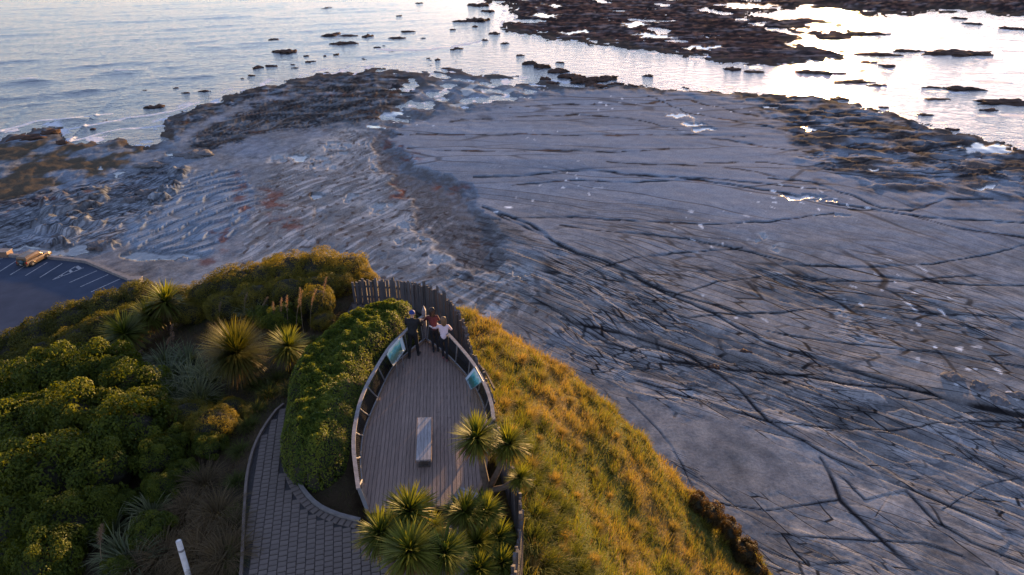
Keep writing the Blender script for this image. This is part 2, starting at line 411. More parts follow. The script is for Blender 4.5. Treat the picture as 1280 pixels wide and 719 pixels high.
    rough = rough * (1 - 0.9 * np.maximum(m['slab'], m['slab2'])) * (1 - 0.45 * m['mid']) * (1 - 0.6 * m['plat'] * (1 - m['coastr']) * sstep(60, 130, y))
    rough = rough * (0.75 + 0.5 * sstep(-.4, .5, noise(x / 25, y / 25, 50)))
    fine = sstep(-.25, .4, fbm(x / 18, y / 12, 51, 3) + .25 * m['frac']) * rough
    line1 = np.maximum(line1 * sstep(-.45, .15, noise(v / 60, u / 12, 53)), lineX); line2 = line2 * sstep(-.7, .0, noise(v / 14, u / 5, 55)); line3 = line3 * sstep(-.3, .3, noise(v / 5, u / 2, 56))
    h = 0.62 + 0.22 * fbm(x / 60, y / 45, 54, 4)
    patch = .12 + sstep(.1, .5, fbm(x / 16, y / 12, 57, 3)) * 1.1; patch = np.clip(patch + .5 * m['coastr'] + reef + .4 * m['blocks'] + .3 * m['ledge'], 0, 1.4)
    h = h + (.02 + .20 * rough * patch) * (c1 - .5) + (.02 + .22 * rough) * o1y * (b1 - .35) + rough * patch * (0.15 * (c2 - .5) + 0.10 * o2y + .10 * o2x * (c1 - .5)) + fine * near * (0.06 * (c3 - .5) + .04 * o3y)
    h = h - 0.04 * line1 * (0.3 + rough) - 0.035 * line2 * np.clip(rough - .04, 0, 1)
    # tilted thin beds on the left shore
    bed = (uL / 3.4 + .5 * noise(x / 6, y / 6, 60)); bf = bed - np.floor(bed)
    h = h + (m['strata'] * .26 + m['blocks'] * .22 + m['mid'] * .035 + m['ledge'] * .32) * (bf ** 1.5 - .4)
    bed2 = (y / 9.0 + x / 60 + 1.2 * fbm(x / 50, y / 18, 61, 3)); b2 = bed2 - np.floor(bed2)
    h = h + (reef * .9 + m['coastr'] * .5 + .1 * m['plat'] * sstep(120, 200, y)) * (b2 - .5) * (0.7 + .6 * noise(x / 20, y / 20, 62))
    # blocks that stand up on the left shore
    blk, bc, bx_, by_ = voronoi(x / 9 + .3 * noise(x / 3, y / 3, 63), y / 13 + .3 * noise(x / 4, y / 4, 64), 65)
    h = h + m['blocks'] * sstep(.1, .4, blk) * sstep(.45, .8, bc) * (1.1 + .5 * noise(x / 2, y / 2, 66))
    h = h + 0.05 * fbm(x / 3, y / 3, 67, 4) * (.2 + rough) + (m['coastr'] + reef + m['weed'] + m['weed2']) * .3 * fbm(x / 4, y / 6, 68, 4)
    # traced joints
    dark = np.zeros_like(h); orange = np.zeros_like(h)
    cw = px + 5 * fbm(x / 9, y / 9, 70, 3); cz = py + 1.6 * fbm(x / 12, y / 8, 71, 3) + .9 * (b2_ - .5)
    for pts, w, dep in CRACKS:
        q = np.array(pts); bb = (px > q[:, 0].min() - 30) & (px < q[:, 0].max() + 30) & (py > q[:, 1].min() - 20) & (py < q[:, 1].max() + 20)
        idx = np.nonzero(bb)[0]
        if not len(idx): continue
        d, sd = line_d(cw[idx], cz[idx], pts)
        wv = np.maximum(.8, w * .46) * (0.55 + .6 * sstep(-.6, .6, noise(x[idx] / 6, y[idx] / 6, 72)))
        g = np.exp(-(d / wv) ** 2.6)
        h[idx] -= dep * .18 * g
        h[idx] += .05 * dep * sd * np.exp(-(d / (wv * 6)) ** 2) * (1 - g)
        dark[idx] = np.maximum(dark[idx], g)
    h = h + 2.2 * reef * sstep(15, 6, py) * sstep(960, 1060, px) * (1 + .5 * noise(x / 30, y / 60, 77))
    # --- gravel channel, pale sand and salt with wet sheen painted in, weeds, wet films
    gd, _ = line_d(wx, wy, [(556, 118), (540, 133), (512, 150), (482, 166), (478, 185), (505, 212), (540, 238), (560, 268), (590, 300), (606, 322)], [5, 6, 9, 11, 13, 22, 32, 40, 36, 22])
    gravel = sstep(1.15, .8, gd + .3 * fbm(x / 5, y / 7, 79, 4)) * (1 - sstep(.3, .7, m['plat']))
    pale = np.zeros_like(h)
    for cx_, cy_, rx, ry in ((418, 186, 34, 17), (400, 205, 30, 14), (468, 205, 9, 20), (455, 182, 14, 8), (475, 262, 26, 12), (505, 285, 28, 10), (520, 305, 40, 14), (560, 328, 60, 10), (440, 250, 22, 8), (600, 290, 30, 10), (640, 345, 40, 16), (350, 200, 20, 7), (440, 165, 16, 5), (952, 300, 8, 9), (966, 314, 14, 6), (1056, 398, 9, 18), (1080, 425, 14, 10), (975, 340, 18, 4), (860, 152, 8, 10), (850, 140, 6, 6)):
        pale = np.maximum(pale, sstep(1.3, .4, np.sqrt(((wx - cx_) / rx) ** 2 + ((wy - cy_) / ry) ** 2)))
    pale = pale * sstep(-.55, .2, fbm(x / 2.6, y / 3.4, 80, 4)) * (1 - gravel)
    spots = sstep(.42, .6, noise(x / 1.3, y / 1.6, 81)) * m['mid']
    red = np.zeros_like(h)
    for cx_, cy_, rx, ry in ((302, 238, 11, 24), (308, 262, 8, 14), (560, 237, 26, 7), (492, 184, 8, 12), (512, 198, 22, 7), (340, 255, 20, 20), (355, 285, 22, 10), (65, 252, 18, 6), (95, 246, 22, 8), (5, 262, 10, 10), (410, 119, 30, 2.5), (280, 300, 14, 22), (255, 330, 20, 6), (500, 240, 10, 14)):
        red = np.maximum(red, sstep(1.35, .3, np.sqrt(((wx - cx_) / rx) ** 2 + ((wy - cy_) / ry) ** 2)))
    red = red * sstep(.0, .45, fbm(x / 3, y / 4, 82, 4) + .12)
    wet = np.zeros_like(h)
    for cx_, cy_, rx, ry in ((75, 314, 48, 6), (200, 321, 40, 5), (848, 146, 16, 1.6), (866, 156, 14, 2), (880, 163, 10, 2), (1010, 161, 14, 1.8), (1000, 247, 26, 2.2), (1030, 252, 18, 1.8), (1090, 211, 8, 1.5), (965, 135, 12, 1.6), 
                             (395, 247, 10, 3), (372, 198, 9, 3), (215, 196, 11, 3), (125, 211, 6, 3), (149, 218, 5, 3), (1052, 271, 10, 1.5), (490, 142, 12, 4),
                             (1000, 20, 40, 3), (940, 8, 30, 3), (690, 8, 14, 2), (680, 20, 20, 2.5), (800, 30, 18, 2), (820, 45, 24, 2), (720, 40, 18, 2), (880, 60, 26, 2), (1235, 186, 30, 7), (1230, 236, 14, 4), (470, 160, 10, 3)):
        d = np.sqrt(((wx - cx_) / rx) ** 2 + ((wy - cy_) / ry) ** 2)
        wet = np.maximum(wet, sstep(1.25, .9, d + .35 * noise(x / 4, y / 8, 83)))
    wet = np.maximum(wet, m['sheen'] * sstep(.0, .3, noise(x / 6, y / 14, 84)) * .9)
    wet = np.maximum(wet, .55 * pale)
    pool = wet.copy()
    h = h - gravel * .12 + gravel * .06 * noise(x / .6, y / .6, 85)
    h = h * (1 - .6 * gravel) + .3 * .6 * gravel
    h = np.where(pool > .5, h * .25 + .3, h)
    # --- shoreline
    lt = land / 11.0
    inside = sstep(-.3, 1.6, lt)
    hw = np.where(lt > 0, (h - .05) * inside + .05 + 0.42 * fbm(x / 6, y / 11, 86, 4) * sstep(3.2, .2, lt), .05 + lt * .9 + 0.35 * fbm(x / 6, y / 12, 87, 3) * sstep(-1.2, 0, lt))
    h = np.where(lt > 3.4, h, hw)
    # drowned ledges where the channel meets the platform, ragged low coast
    tid = sstep(-10, 8, poly_sd(wx, wy, [(470, 100), (500, 88), (560, 84), (640, 92), (700, 104), (700, 116), (640, 126), (585, 136), (545, 142), (500, 160), (470, 160), (480, 140), (505, 125)]))
    tb = fbm(x / 9 + y / 22, y / 16 - x / 40, 120, 4) + .35 * (b2 - .5)
    h = h * (1 - tid) + tid * (.10 + .55 * tb)
    # isolated reef pools
    hole = reef * sstep(.42, .58, noise(x / 26, y / 34, 88))
    h = h - 1.1 * hole
    # --- colour
    def C(r, g, b): return np.array([r, g, b], np.float32)
    n1 = fbm(x / 12, y / 12, 90, 4)[:, None]; n2 = fbm(x / 1.8, y / 1.8, 91, 3)[:, None]
    blue = C(.105, .122, .155); grey = C(.122, .131, .150); warm = C(.140, .134, .136)
    c = grey + (blue - grey) * np.clip(.5 + n1, 0, 1)
    c = c + (warm - c) * np.clip(near * .75 + .25 * n2[:, 0], 0, .9)[:, None]
    c = c * (0.84 + .5 * (c2[:, None] - .5) * np.clip(rough + .12, 0, 1)[:, None] + .2 * (c1[:, None] - .5) + .22 * n2 + .16 * n1)
    def mix(c, col_, a): return c + (col_ - c) * np.clip(a, 0, 1)[:, None]
    c = mix(c, C(.112, .126, .155), m['plat'] * .75 * sstep(80, 140, y)); c = c * (1 + .12 * m['plat'][:, None] * (c1[:, None] - .5))
    c = mix(c, C(.110, .134, .170), m['strata'] * .8); c = c * (1 + (.45 * m['strata'] + .18 * m['mid'])[:, None] * (np.clip(bf, 0, 1)[:, None] - .55)); c = mix(c, C(.17, .18, .20), m['blocks'] * .3)
    c = mix(c, C(.075, .078, .085), m['ledge'] * .75); c = mix(c, C(.040, .035, .033), m['ledge'] * .8 * sstep(.0, .35, fbm(uL / 5 , vL / 30, 78, 4)))
    streak = sstep(.12, .5, fbm(uL / 1.1, vL / 11, 99, 3)) * m['mid']; streakd = sstep(.1, .5, fbm(uL / 1.5, vL / 9, 100, 3)) * m['mid']
    c = mix(c, C(.098, .103, .112), m['mid'] * .75); c = mix(c, C(.22, .22, .235), streak * .75); c = mix(c, C(.06, .052, .048), streakd * .6)
    c = mix(c, C(.09, .082, .078), m['frac'] * .42 * sstep(-.3, .4, fbm(x / 9, y / 7, 92, 3)))
    c = mix(c, C(.050, .040, .030), np.clip(m['weed'] + .7 * m['weed2'], 0, 1) * sstep(-.15, .3, fbm(x / 9, y / 14, 93, 4) + .18 * m['weed']))
    c = mix(c, C(.045, .030, .022), np.clip(m['coastr'] * .85 * sstep(-.35, .35, fbm(x / 12, y / 9, 94, 3)), 0, 1))
    c = mix(c, C(.078, .038, .029), reef * .92); c = mix(c, C(.095, .085, .095), reef * .8 * sstep(.0, .3, fbm(x / 40, y / 26, 111, 4)))
    c = mix(c, C(.066, .060, .061), gravel * (.35 + .55 * sstep(-.35, .35, fbm(x / 1.4, y / 2.6, 89, 4))))
    c = mix(c, C(.27, .27, .285), pale * .9)  # sand and salt tone, wet-film sheen included in the colour
    c = mix(c, C(.035, .024, .02), spots * .8)
    c = mix(c, C(.085, .030, .020), red * .75)
    # dark weed and grit in the joints, plus recess shade put into the colour
    weed_shade = np.clip(dark * .95 + line2 * np.clip(rough * 2.0 - .1, 0, 1) * (1 - nearv) * .7, 0, 1) * sstep(-.75, .1, noise(x / 5, y / 5, 95))
    c = mix(c, C(.011, .010, .011), np.clip(weed_shade * 1.35, 0, .97))
    rust = weed_shade * sstep(.35, .6, noise(x / 9, y / 5, 96)) * sstep(60, 90, y)
    c = mix(c, C(.16, .075, .04), rust * .28)
    tide = sstep(1.6, .4, lt) * sstep(-3, 0, lt)
    c = mix(c, C(.042, .032, .026), tide * .8)
    c = mix(c, C(.05, .055, .06), pool * .7)
    # a few pale guano / salt specks on the flat platform
    speck = sstep(.62, .7, noise(x / 1.6, y / 2.4, 97)) * m['plat'] * sstep(.1, .5, noise(x / 22, y / 22, 98))
    c = mix(c, C(.42, .42, .44), speck * .8)
    brk = sstep(-.55, .1, noise(x / 6, y / 5, 110))
    cr2 = np.clip(rough * 2.6 - .15, 0, 1) * nearv * (.5 + .5 * brk); cr3 = np.clip(fine * 2.8 - .1, 0, 1) * nearv * (.25 + .6 * brk) * sstep(140, 95, dist)
    cr2 = np.maximum(cr2, .35 * m['strata']); cr3 = np.maximum(cr3, .5 * m['blocks'])
    lw = np.maximum(.05, .42 * pxd)
    cr1 = np.clip(.55 * m['plat'] + .35 * rough, 0, .8) * sstep(-.35, .25, noise(v / 55, u / 14, 58)) * sstep(45, 70, y)
    global BED
    BED = dict(bed=np.stack([vv, uu, 0 * uu], 1), cr1=cr1, cr2=cr2, cr3=cr3, lw=lw)
    dampf = np.clip(.40 * m['plat'] + .25 + .2 * n1[:, 0] + .2 * m['strata'] - .5 * gravel - .3 * weed_shade - .35 * m['weed'], 0.02, .42)
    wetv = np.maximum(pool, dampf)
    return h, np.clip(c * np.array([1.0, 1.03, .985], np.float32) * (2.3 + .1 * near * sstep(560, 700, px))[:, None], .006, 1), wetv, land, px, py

NA, NR = 1100, 612
az = np.radians(np.linspace(-45, 45, NA))
pyr = np.linspace(760, -16, NR)
tt = (pyr - CY) / FPX
rr = (CAM_Z - .4) * (CP - tt * SP) / (SP + tt * CP)
rr = rr * 1.0
A, RR = np.meshgrid(az, rr)
X = (RR * np.sin(A)).ravel().astype(np.float32); Y = (RR * np.cos(A)).ravel().astype(np.float32)
# rows are arcs: rescale so that rows follow lines of equal depth
Y = RR.ravel().astype(np.float32); X = ((RR * CP + CAM_Z * SP) * np.tan(A)).ravel().astype(np.float32)
SHP = (NR, NA)
Hh, Cc, Wt, Ld, PX, PY = shore(X, Y)
V = np.stack([X, Y, Hh], 1)
idx = np.arange(NA * NR).reshape(NR, NA)
quads = np.stack([idx[:-1, :-1], idx[:-1, 1:], idx[1:, 1:], idx[1:, :-1]], -1).reshape(-1, 4)
keep = (Hh[quads].max(1) > -.35)
hidden = (Y < 46) & (X > -36) & (X < 10) & (Y < 46 - .5 * np.maximum(X, 0))
keep &= ~hidden[quads].all(1)
quads = quads[keep]
used = np.unique(quads); remap = np.full(NA * NR, -1, np.int64); remap[used] = np.arange(len(used))
m_rock, nt, b, out = new_mat('shore_rock')
at = nd(nt, 'ShaderNodeAttribute', attribute_name='Col'); aw = nd(nt, 'ShaderNodeAttribute', attribute_name='wet')
n1 = tex(nt, 3.0, 6, .7); n2 = tex(nt, .35, 5, .65)
c = mixc(nt, 1.0, at.outputs['Color'], mixc(nt, ramp(nt, n1, .25, .75), (.62, .62, .62), (1.38, 1.36, 1.33)), 'MULTIPLY')
c = mixc(nt, 1.0, c, mixc(nt, ramp(nt, n2, .3, .7), (.85, .86, .88), (1.14, 1.13, 1.1)), 'MULTIPLY')
# joints of the smaller slabs: crisp cracks in bed coordinates
ab = nd(nt, 'ShaderNodeAttribute', attribute_name='bed'); wn_ = nd(nt, 'ShaderNodeTexNoise'); wn_.inputs['Scale'].default_value = .3; wn_.inputs['Detail'].default_value = 1.5
nt.links.new(ab.outputs['Vector'], wn_.inputs['Vector'])
wv_ = nd(nt, 'ShaderNodeVectorMath', operation='MULTIPLY_ADD'); nt.links.new(wn_.outputs['Color'], wv_.inputs[0]); wv_.inputs[1].default_value = (.8, .45, 0); nt.links.new(ab.outputs['Vector'], wv_.inputs[2])
crk = None
al = nd(nt, 'ShaderNodeAttribute', attribute_name='lw')
for nm, su, sv_ in (('cr1', 7.5, 34.0), ('cr2', 2.0, 8.0), ('cr3', .85, 3.0)):
    ms_ = nd(nt, 'ShaderNodeVectorMath', operation='MULTIPLY'); nt.links.new(wv_.outputs[0], ms_.inputs[0]); ms_.inputs[1].default_value = (1 / sv_, 1 / su, 0)
    vo = nd(nt, 'ShaderNodeTexVoronoi', voronoi_dimensions='2D', feature='DISTANCE_TO_EDGE'); vo.inputs['Scale'].default_value = 1.0; nt.links.new(ms_.outputs[0], vo.inputs['Vector'])
    vc = nd(nt, 'ShaderNodeTexVoronoi', voronoi_dimensions='2D', feature='F1'); vc.inputs['Scale'].default_value = 1.0; nt.links.new(ms_.outputs[0], vc.inputs['Vector'])
    aa = nd(nt, 'ShaderNodeAttribute', attribute_name=nm)
    q = mth(nt, 'DIVIDE', vo.outputs['Distance'], mth(nt, 'DIVIDE', al.outputs['Fac'], su))
    f_ = nd(nt, 'ShaderNodeMapRange', interpolation_type='SMOOTHSTEP'); f_.inputs[1].default_value = .25; f_.inputs[2].default_value = 1.1; f_.inputs[3].default_value = 1; f_.inputs[4].default_value = 0; nt.links.new(q, f_.inputs[0])
    fa = mth(nt, 'MULTIPLY', f_.outputs[0], aa.outputs['Fac'])
    tone = nd(nt, 'ShaderNodeSeparateColor'); nt.links.new(vc.outputs['Color'], tone.inputs[0])
    tn = mth(nt, 'MULTIPLY_ADD', mth(nt, 'MULTIPLY', mth(nt, 'SUBTRACT', tone.outputs[0], .5), aa.outputs['Fac']), .34, 1.0)
    vm = nd(nt, 'ShaderNodeVectorMath', operation='SCALE'); nt.links.new(c, vm.inputs[0]); nt.links.new(tn, vm.inputs['Scale'])
    c = mixc(nt, mth(nt, 'MULTIPLY', fa, .92), vm.outputs[0], (.016, .015, .016))
    crk = fa if crk is None else mth(nt, 'MAXIMUM', crk, fa)
nt.links.new(c, b.inputs['Base Color'])
rg = nd(nt, 'ShaderNodeMapRange'); rg.inputs[1].default_value = 0; rg.inputs[2].default_value = 1; rg.inputs[3].default_value = 1.0; rg.inputs[4].default_value = .10
nt.links.new(mth(nt, 'POWER', aw.outputs['Fac'], 3.0), rg.inputs[0]); nt.links.new(rg.outputs[0], b.inputs['Roughness'])
nt.links.new(mth(nt, 'MULTIPLY_ADD', mth(nt, 'POWER', aw.outputs['Fac'], 2.0), .3, .2), b.inputs['Specular IOR Level'])
bump(nt, b, mth(nt, 'SUBTRACT', mth(nt, 'ADD', n1, mth(nt, 'MULTIPLY', tex(nt, 14, 3, .6), .35)), mth(nt, 'MULTIPLY', crk, 1.2)), mth(nt, 'SUBTRACT', 1.0, aw.outputs['Fac']), .045)
make_matte(nt, b, out, mth(nt, 'POWER', aw.outputs['Fac'], 2.2))
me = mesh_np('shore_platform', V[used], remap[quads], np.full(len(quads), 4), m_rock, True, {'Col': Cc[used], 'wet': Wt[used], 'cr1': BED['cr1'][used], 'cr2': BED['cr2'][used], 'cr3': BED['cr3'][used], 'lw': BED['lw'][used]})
_a = me.attributes.new('bed', 'FLOAT_VECTOR', 'POINT'); _a.data.foreach_set('vector', np.ascontiguousarray(BED['bed'][used], np.float32).ravel())
setp(obj('shore_platform', me), kind='structure')

# --- sea
SA = np.radians(np.concatenate([np.linspace(-78, -44, 14, endpoint=False), np.linspace(-44, 44, 620), np.linspace(44, 78, 15)[1:]]))
spy = np.concatenate([np.linspace(420, 215, 60, endpoint=False), np.linspace(215, -22, 420, endpoint=False)])
st_ = (spy - CY) / FPX; sr = CAM_Z * (CP - st_ * SP) / (SP + st_ * CP)
sr = np.concatenate([sr, [2600, 4200, 8000, 16000, 30000]])
SAg, SRg = np.meshgrid(SA, sr)
sx = (SRg * np.tan(SAg)).ravel().astype(np.float32); sy = SRg.ravel().astype(np.float32)
spx, spy_ = chart(sx, sy, 0.)
ld = np.maximum(poly_sd(spx, spy_ * 2.2, [(a, b_ * 2.2) for a, b_ in MAIN]), poly_sd(spx, spy_ * 2.2, [(a, b_ * 2.2) for a, b_ in REEF]))
open_ = sstep(-4, -60, ld) * sstep(620, 430, spx) + .25 * sstep(950, 1150, spx)
fade = sstep(1500, 500, sy)
ph = (sy * .85 - sx * .55)
swell = np.sin(ph / 5.2 + 2.2 * fbm(sx / 60, sy / 60, 101, 3)) * .5 + np.sin(ph / 2.7 + 3 * fbm(sx / 35, sy / 35, 102, 3)) * .25
swell = swell * (.35 + .65 * sstep(-.2, .4, noise(sx / 70, sy / 45, 103)))
sz = (.42 * swell * open_ + .08 * fbm(sx / 4, sy / 5, 104, 3) * (.25 + open_)) * fade
crest = []
foam = np.zeros_like(sz)
for cx_, cy_, rx, ry, amp in ((38, 101, 34, 3.4, .9), (155, 90, 26, 3.2, .7), (262, 59, 24, 2.2, .5), (100, 113, 30, 2.5, .3), (40, 75, 60, 3, .35), (90, 150, 40, 4, .35), (300, 20, 60, 2, .3), (410, 10, 40, 1.6, .6), (60, 66, 50, 2.5, .3)):
    q = np.exp(-((spx - cx_ + 2 * (spy_ - cy_)) / rx) ** 2) * np.exp(-((spy_ - cy_ - .0016 * (spx - cx_) ** 2) / ry) ** 2)
    sz = sz + amp * q
    foam = np.maximum(foam, sstep(.35, .9, amp) * sstep(.45, .95, np.exp(-((spx - cx_ + 4) / (rx * .7)) ** 2) * np.exp(-((spy_ - cy_ + .4) / (ry * .45)) ** 2) + .35 * fbm(sx / 3, sy / 5, 105, 4)))
edge = sstep(-26, -3, ld)
foam = np.maximum(foam, edge * sstep(.12, .42, fbm(sx / 4.5, sy / 9, 106, 5) + .1 * np.sin(ld / 2.2)) * .85)
# spent surf sliding back through the right-hand channel
foam = np.maximum(foam, sstep(940, 1120, spx) * sstep(4, 30, spy_) * sstep(.28, .62, fbm(sx / 16, sy / 10, 107, 5)) * .75 * sstep(900, 500, sy))
for pts in ([(60, 168), (110, 158), (160, 148), (215, 140), (250, 128)], [(0, 166), (50, 152), (100, 148), (140, 143)], [(90, 176), (150, 162), (205, 158)], [(470, 62), (520, 64), (560, 60), (600, 52)]):
    d, _ = line_d(spx + 3 * noise(sx / 5, sy / 8, 108), spy_ + 1.4 * noise(sx / 9, sy / 9, 109), pts)
    foam = np.maximum(foam, np.exp(-(d / 1.3) ** 2) * .85); sz = sz + .12 * np.exp(-(d / 2.5) ** 2)
foam = foam * sstep(1600, 900, sy)
m_sea, nt, b, out = new_mat('sea_water')
af = nd(nt, 'ShaderNodeAttribute', attribute_name='foam')
b.inputs['IOR'].default_value = 1.33
fac = ramp(nt, mth(nt, 'MULTIPLY', af.outputs['Fac'], mth(nt, 'MULTIPLY_ADD', tex(nt, 1.6, 6, .7), 1.6, .2)), .35, .8)
nt.links.new(mixc(nt, fac, (.030, .055, .080), (.72, .74, .76)), b.inputs['Base Color'])
nt.links.new(mth(nt, 'MULTIPLY_ADD', fac, .6, .07), b.inputs['Roughness'])
hgt = mth(nt, 'ADD', mth(nt, 'MULTIPLY', tex(nt, .22, 4, .6, stretch=(.8, 1.0, 1)), 1.0), mth(nt, 'MULTIPLY', tex(nt, 1.1, 4, .6), .35))
bump(nt, b, hgt, .6, .9)
sidx = np.arange(len(sx)).reshape(SAg.shape)
sq = np.stack([sidx[:-1, :-1], sidx[:-1, 1:], sidx[1:, 1:], sidx[1:, :-1]], -1).reshape(-1, 4)
inl = ld > 120
sq = sq[~inl[sq].all(1)]
us = np.unique(sq); rm = np.full(len(sx), -1, np.int64); rm[us] = np.arange(len(us))
me = mesh_np('sea', np.stack([sx, sy, sz], 1)[us], rm[sq], np.full(len(sq), 4), m_sea, True, {'foam': foam[us]})
setp(obj('sea', me), kind='structure')

# --- single rocks that stand out of the water or lie on the platform
m_srock = simple('wet_reef_rock', (.13, .085, .066), (.06, .042, .034), .55, .8, .12, 3.0, matte=True)
m_brock = simple('grey_boulder', (.22, .215, .22), (.12, .12, .12), .8, 1.5, .05, 5.0, matte=True)
_bm = bmesh.new(); bmesh.ops.create_icosphere(_bm, subdivisions=4, radius=1.0)
_bm.verts.ensure_lookup_table()
ICO_V = np.array([v.co[:] for v in _bm.verts], np.float32); ICO_F = np.array([[v.index for v in f.verts] for f in _bm.faces]); _bm.free()
_bm = bmesh.new(); bmesh.ops.create_icosphere(_bm, subdivisions=3, radius=1.0); _bm.verts.ensure_lookup_table()
IC3_V = np.array([v.co[:] for v in _bm.verts], np.float32); IC3_F = np.array([[v.index for v in f.verts] for f in _bm.faces]); _bm.free()
def rock_mesh(name, sx_, sy_, sz_, seed, mat, flat=.35):
    v, F_ = (ICO_V, ICO_F) if sx_ > 6 else (IC3_V, IC3_F); s = seed * 13
    d = .55 * fbm(v[:, 0] * 1.3 + s, v[:, 1] * 1.3 + v[:, 2] * .7, s, 4) + .16 * fbm(v[:, 0] * 5 + v[:, 2] * 3, v[:, 1] * 5, s + 9, 3)
    w = v * np.clip(1 + d, .35, 1.7)[:, None]
    # uneven planed top with bedding steps and a few higher knobs
    top = flat * (.30 + 1.5 * np.clip(.45 + 1.1 * fbm(w[:, 0] * 2.3 + s, w[:, 1] * 2.6, s + 3, 4), 0, 1.4))
    w[:, 2] = np.where(w[:, 2] > top, top + (w[:, 2] - top) * .25, w[:, 2])
    w[:, 2] += .05 * np.sin(w[:, 2] * 22 + w[:, 0])
    w = w * np.array([sx_, sy_, sz_], np.float32)
    return mesh_np(name, w, F_, np.full(len(F_), 3), mat, True)
ROCKS = dict(
    left_sea=[(410, 9, 16, 4), (415, 41, 20, 8), (436, 43, 20, 5), (460, 43, 11, 7), (430, 52, 28, 8), (357, 62, 32, 9), (383, 69, 6, 3), (406, 69, 4, 3), (420, 67, 6, 4), (323, 82, 10, 7), (338, 81, 14, 5), (342, 48, 10, 4),
              (499, 19, 8, 3), (524, 3, 10, 3), (510, 38, 16, 4), (496, 46, 20, 5), (529, 47, 5, 2), (232, 115, 10, 4), (220, 109, 6, 3), (314, 93, 10, 4), (181, 112, 5, 3), (194, 131, 24, 8), (132, 150, 6, 5), (116, 160, 6, 4), (76, 160, 8, 3)],
    tip=[(566, 36, 8, 3), (566, 61, 8, 3), (579, 25, 26, 5), (598, 22, 24, 10), (600, 4, 26, 8), (610, 12, 18, 6), (618, 40, 14, 6), (606, 49, 8, 4), (631, 53, 10, 4), (594, 32, 8, 4), (547, 73, 7, 5), (535, 72, 5, 3), (650, 68, 9, 4), (700, 77, 12, 4), (810, 93, 14, 6), (916, 84, 18, 8), (941, 88, 24, 6)],
    right=[(1197, 63, 85, 12), (1136, 62, 34, 6), (1200, 108, 45, 9), (1165, 108, 22, 4), (1255, 125, 70, 9), (1064, 100, 46, 6), (1096, 105, 23, 6), (1016, 87, 42, 10), (1050, 90, 18, 5), (1075, 87, 14, 3), (1199, 21, 18, 6), (1217, 28, 16, 6), (1266, 34, 26, 6), (1110, 80, 20, 8), (1095, 66, 50, 7), (1085, 76, 24, 5), (1085, 40, 46, 7),
           (1048, 121, 30, 8), (1105, 133, 14, 4), (1156, 142, 20, 5), (1238, 136, 22, 5), (1170, 123, 30, 3), (1042, 46, 38, 5), (1247, 189, 10, 5), (1270, 190, 10, 5), (1215, 171, 14, 6), (1190, 160, 16, 6)])
LBL = dict(left_sea=('small dark rock breaking the surface of the open bay', 'rocks in the open bay'),
           tip=('dark brown rock off the tip of the reef in the bright channel', 'rocks in the calm channel'),
           right=('long low brown reef rock washed by surf in the wide channel', 'reef rocks in the surf'))
UNIQ = {(1197, 63): 'largest and longest brown islet in the wide surf channel', (1255, 125): 'long low bar of brown rock in the surf off the fractured platform edge', (357, 62): 'widest dark rock standing alone in the open bay',
        (194, 131): 'low dark rock in the shallows off the brown weedy shore', (460, 43): 'round knob of rock in the row of rocks off the broken point', (600, 4): 'bulky brown rock at the seaward corner of the far reef', (1048, 121): 'dark crag rising from the seaward edge of the flat platform'}
k = 0
for key, lst in ROCKS.items():
    for (a, b_, w, hpx) in lst:
        p = P(a, b_ + hpx * .35, 0.0); dd = p.y * CP + CAM_Z * SP
        hw = w * dd / FPX / 2; hz = max(.35, hpx * dd / FPX * .52)
        o = obj('sea_rock', rock_mesh('sea_rock', hw, max(hw * .55, hpx * .35 * dd * dd / FPX / CAM_Z * .6), hz, k + 1, m_srock), None, (p.x, p.y, -.18 * hz))
        o.rotation_euler.z = R(random.uniform(-8, 8))
        u_ = UNIQ.get((a, b_)); setp(o, u_ or LBL[key][0], 'rock', None if u_ else LBL[key][1]); k += 1
r_ = random.Random(21)
for (a, b_, spread, cnt_) in ((250, 118, 26, 3), (310, 98, 24, 3), (380, 82, 26, 4), (450, 72, 22, 4), (490, 62, 18, 4), (560, 78, 22, 4), (590, 66, 24, 3), (640, 84, 26, 4), (120, 150, 30, 2)):
    for _ in range(cnt_):
        pa, pb = a + r_.gauss(0, spread * .6), b_ + r_.gauss(0, spread * .14); w = r_.choice((2.5, 3.5, 5, 8, 12)); p = P(pa, pb, 0.0); dd = p.y * CP + CAM_Z * SP; hw = w * dd / FPX / 2
        o = obj('sea_rock', rock_mesh('sea_rock', hw, hw * r_.uniform(.7, 1.5), hw * r_.uniform(.22, .4), k + 1, m_srock), None, (p.x, p.y, -.1)); o.rotation_euler.z = R(r_.uniform(-40, 40))
        setp(o, 'small dark knob of rock just off the broken shoreline', 'rock', 'small rocks off the shoreline'); k += 1
RIDGE = [(662, 76, 18, 8), (678, 80, 26, 9), (697, 86, 26, 9), (714, 92, 28, 10), (735, 97, 40, 12), (760, 94, 26, 10), (770, 103, 18, 6), (681, 96, 14, 8), (690, 102, 16, 6), (790, 106, 16, 5), (745, 105, 30, 7)]
for (a, b_, w, hpx) in RIDGE:
    p = P(a, b_ + hpx * .4, 0.1); dd = p.y * CP + CAM_Z * SP; hw = w * dd / FPX / 2
    o = obj('sea_rock', rock_mesh('sea_rock', hw, hw * .8, hpx * dd / FPX * .6, k + 1, m_srock), None, (p.x, p.y, 0.0))
    o.rotation_euler.z = R(random.uniform(-30, 30))
    setp(o, 'craggy dark boulder in the rock ridge between channel and flat platform', 'rock', 'boulders of the channel ridge'); k += 1
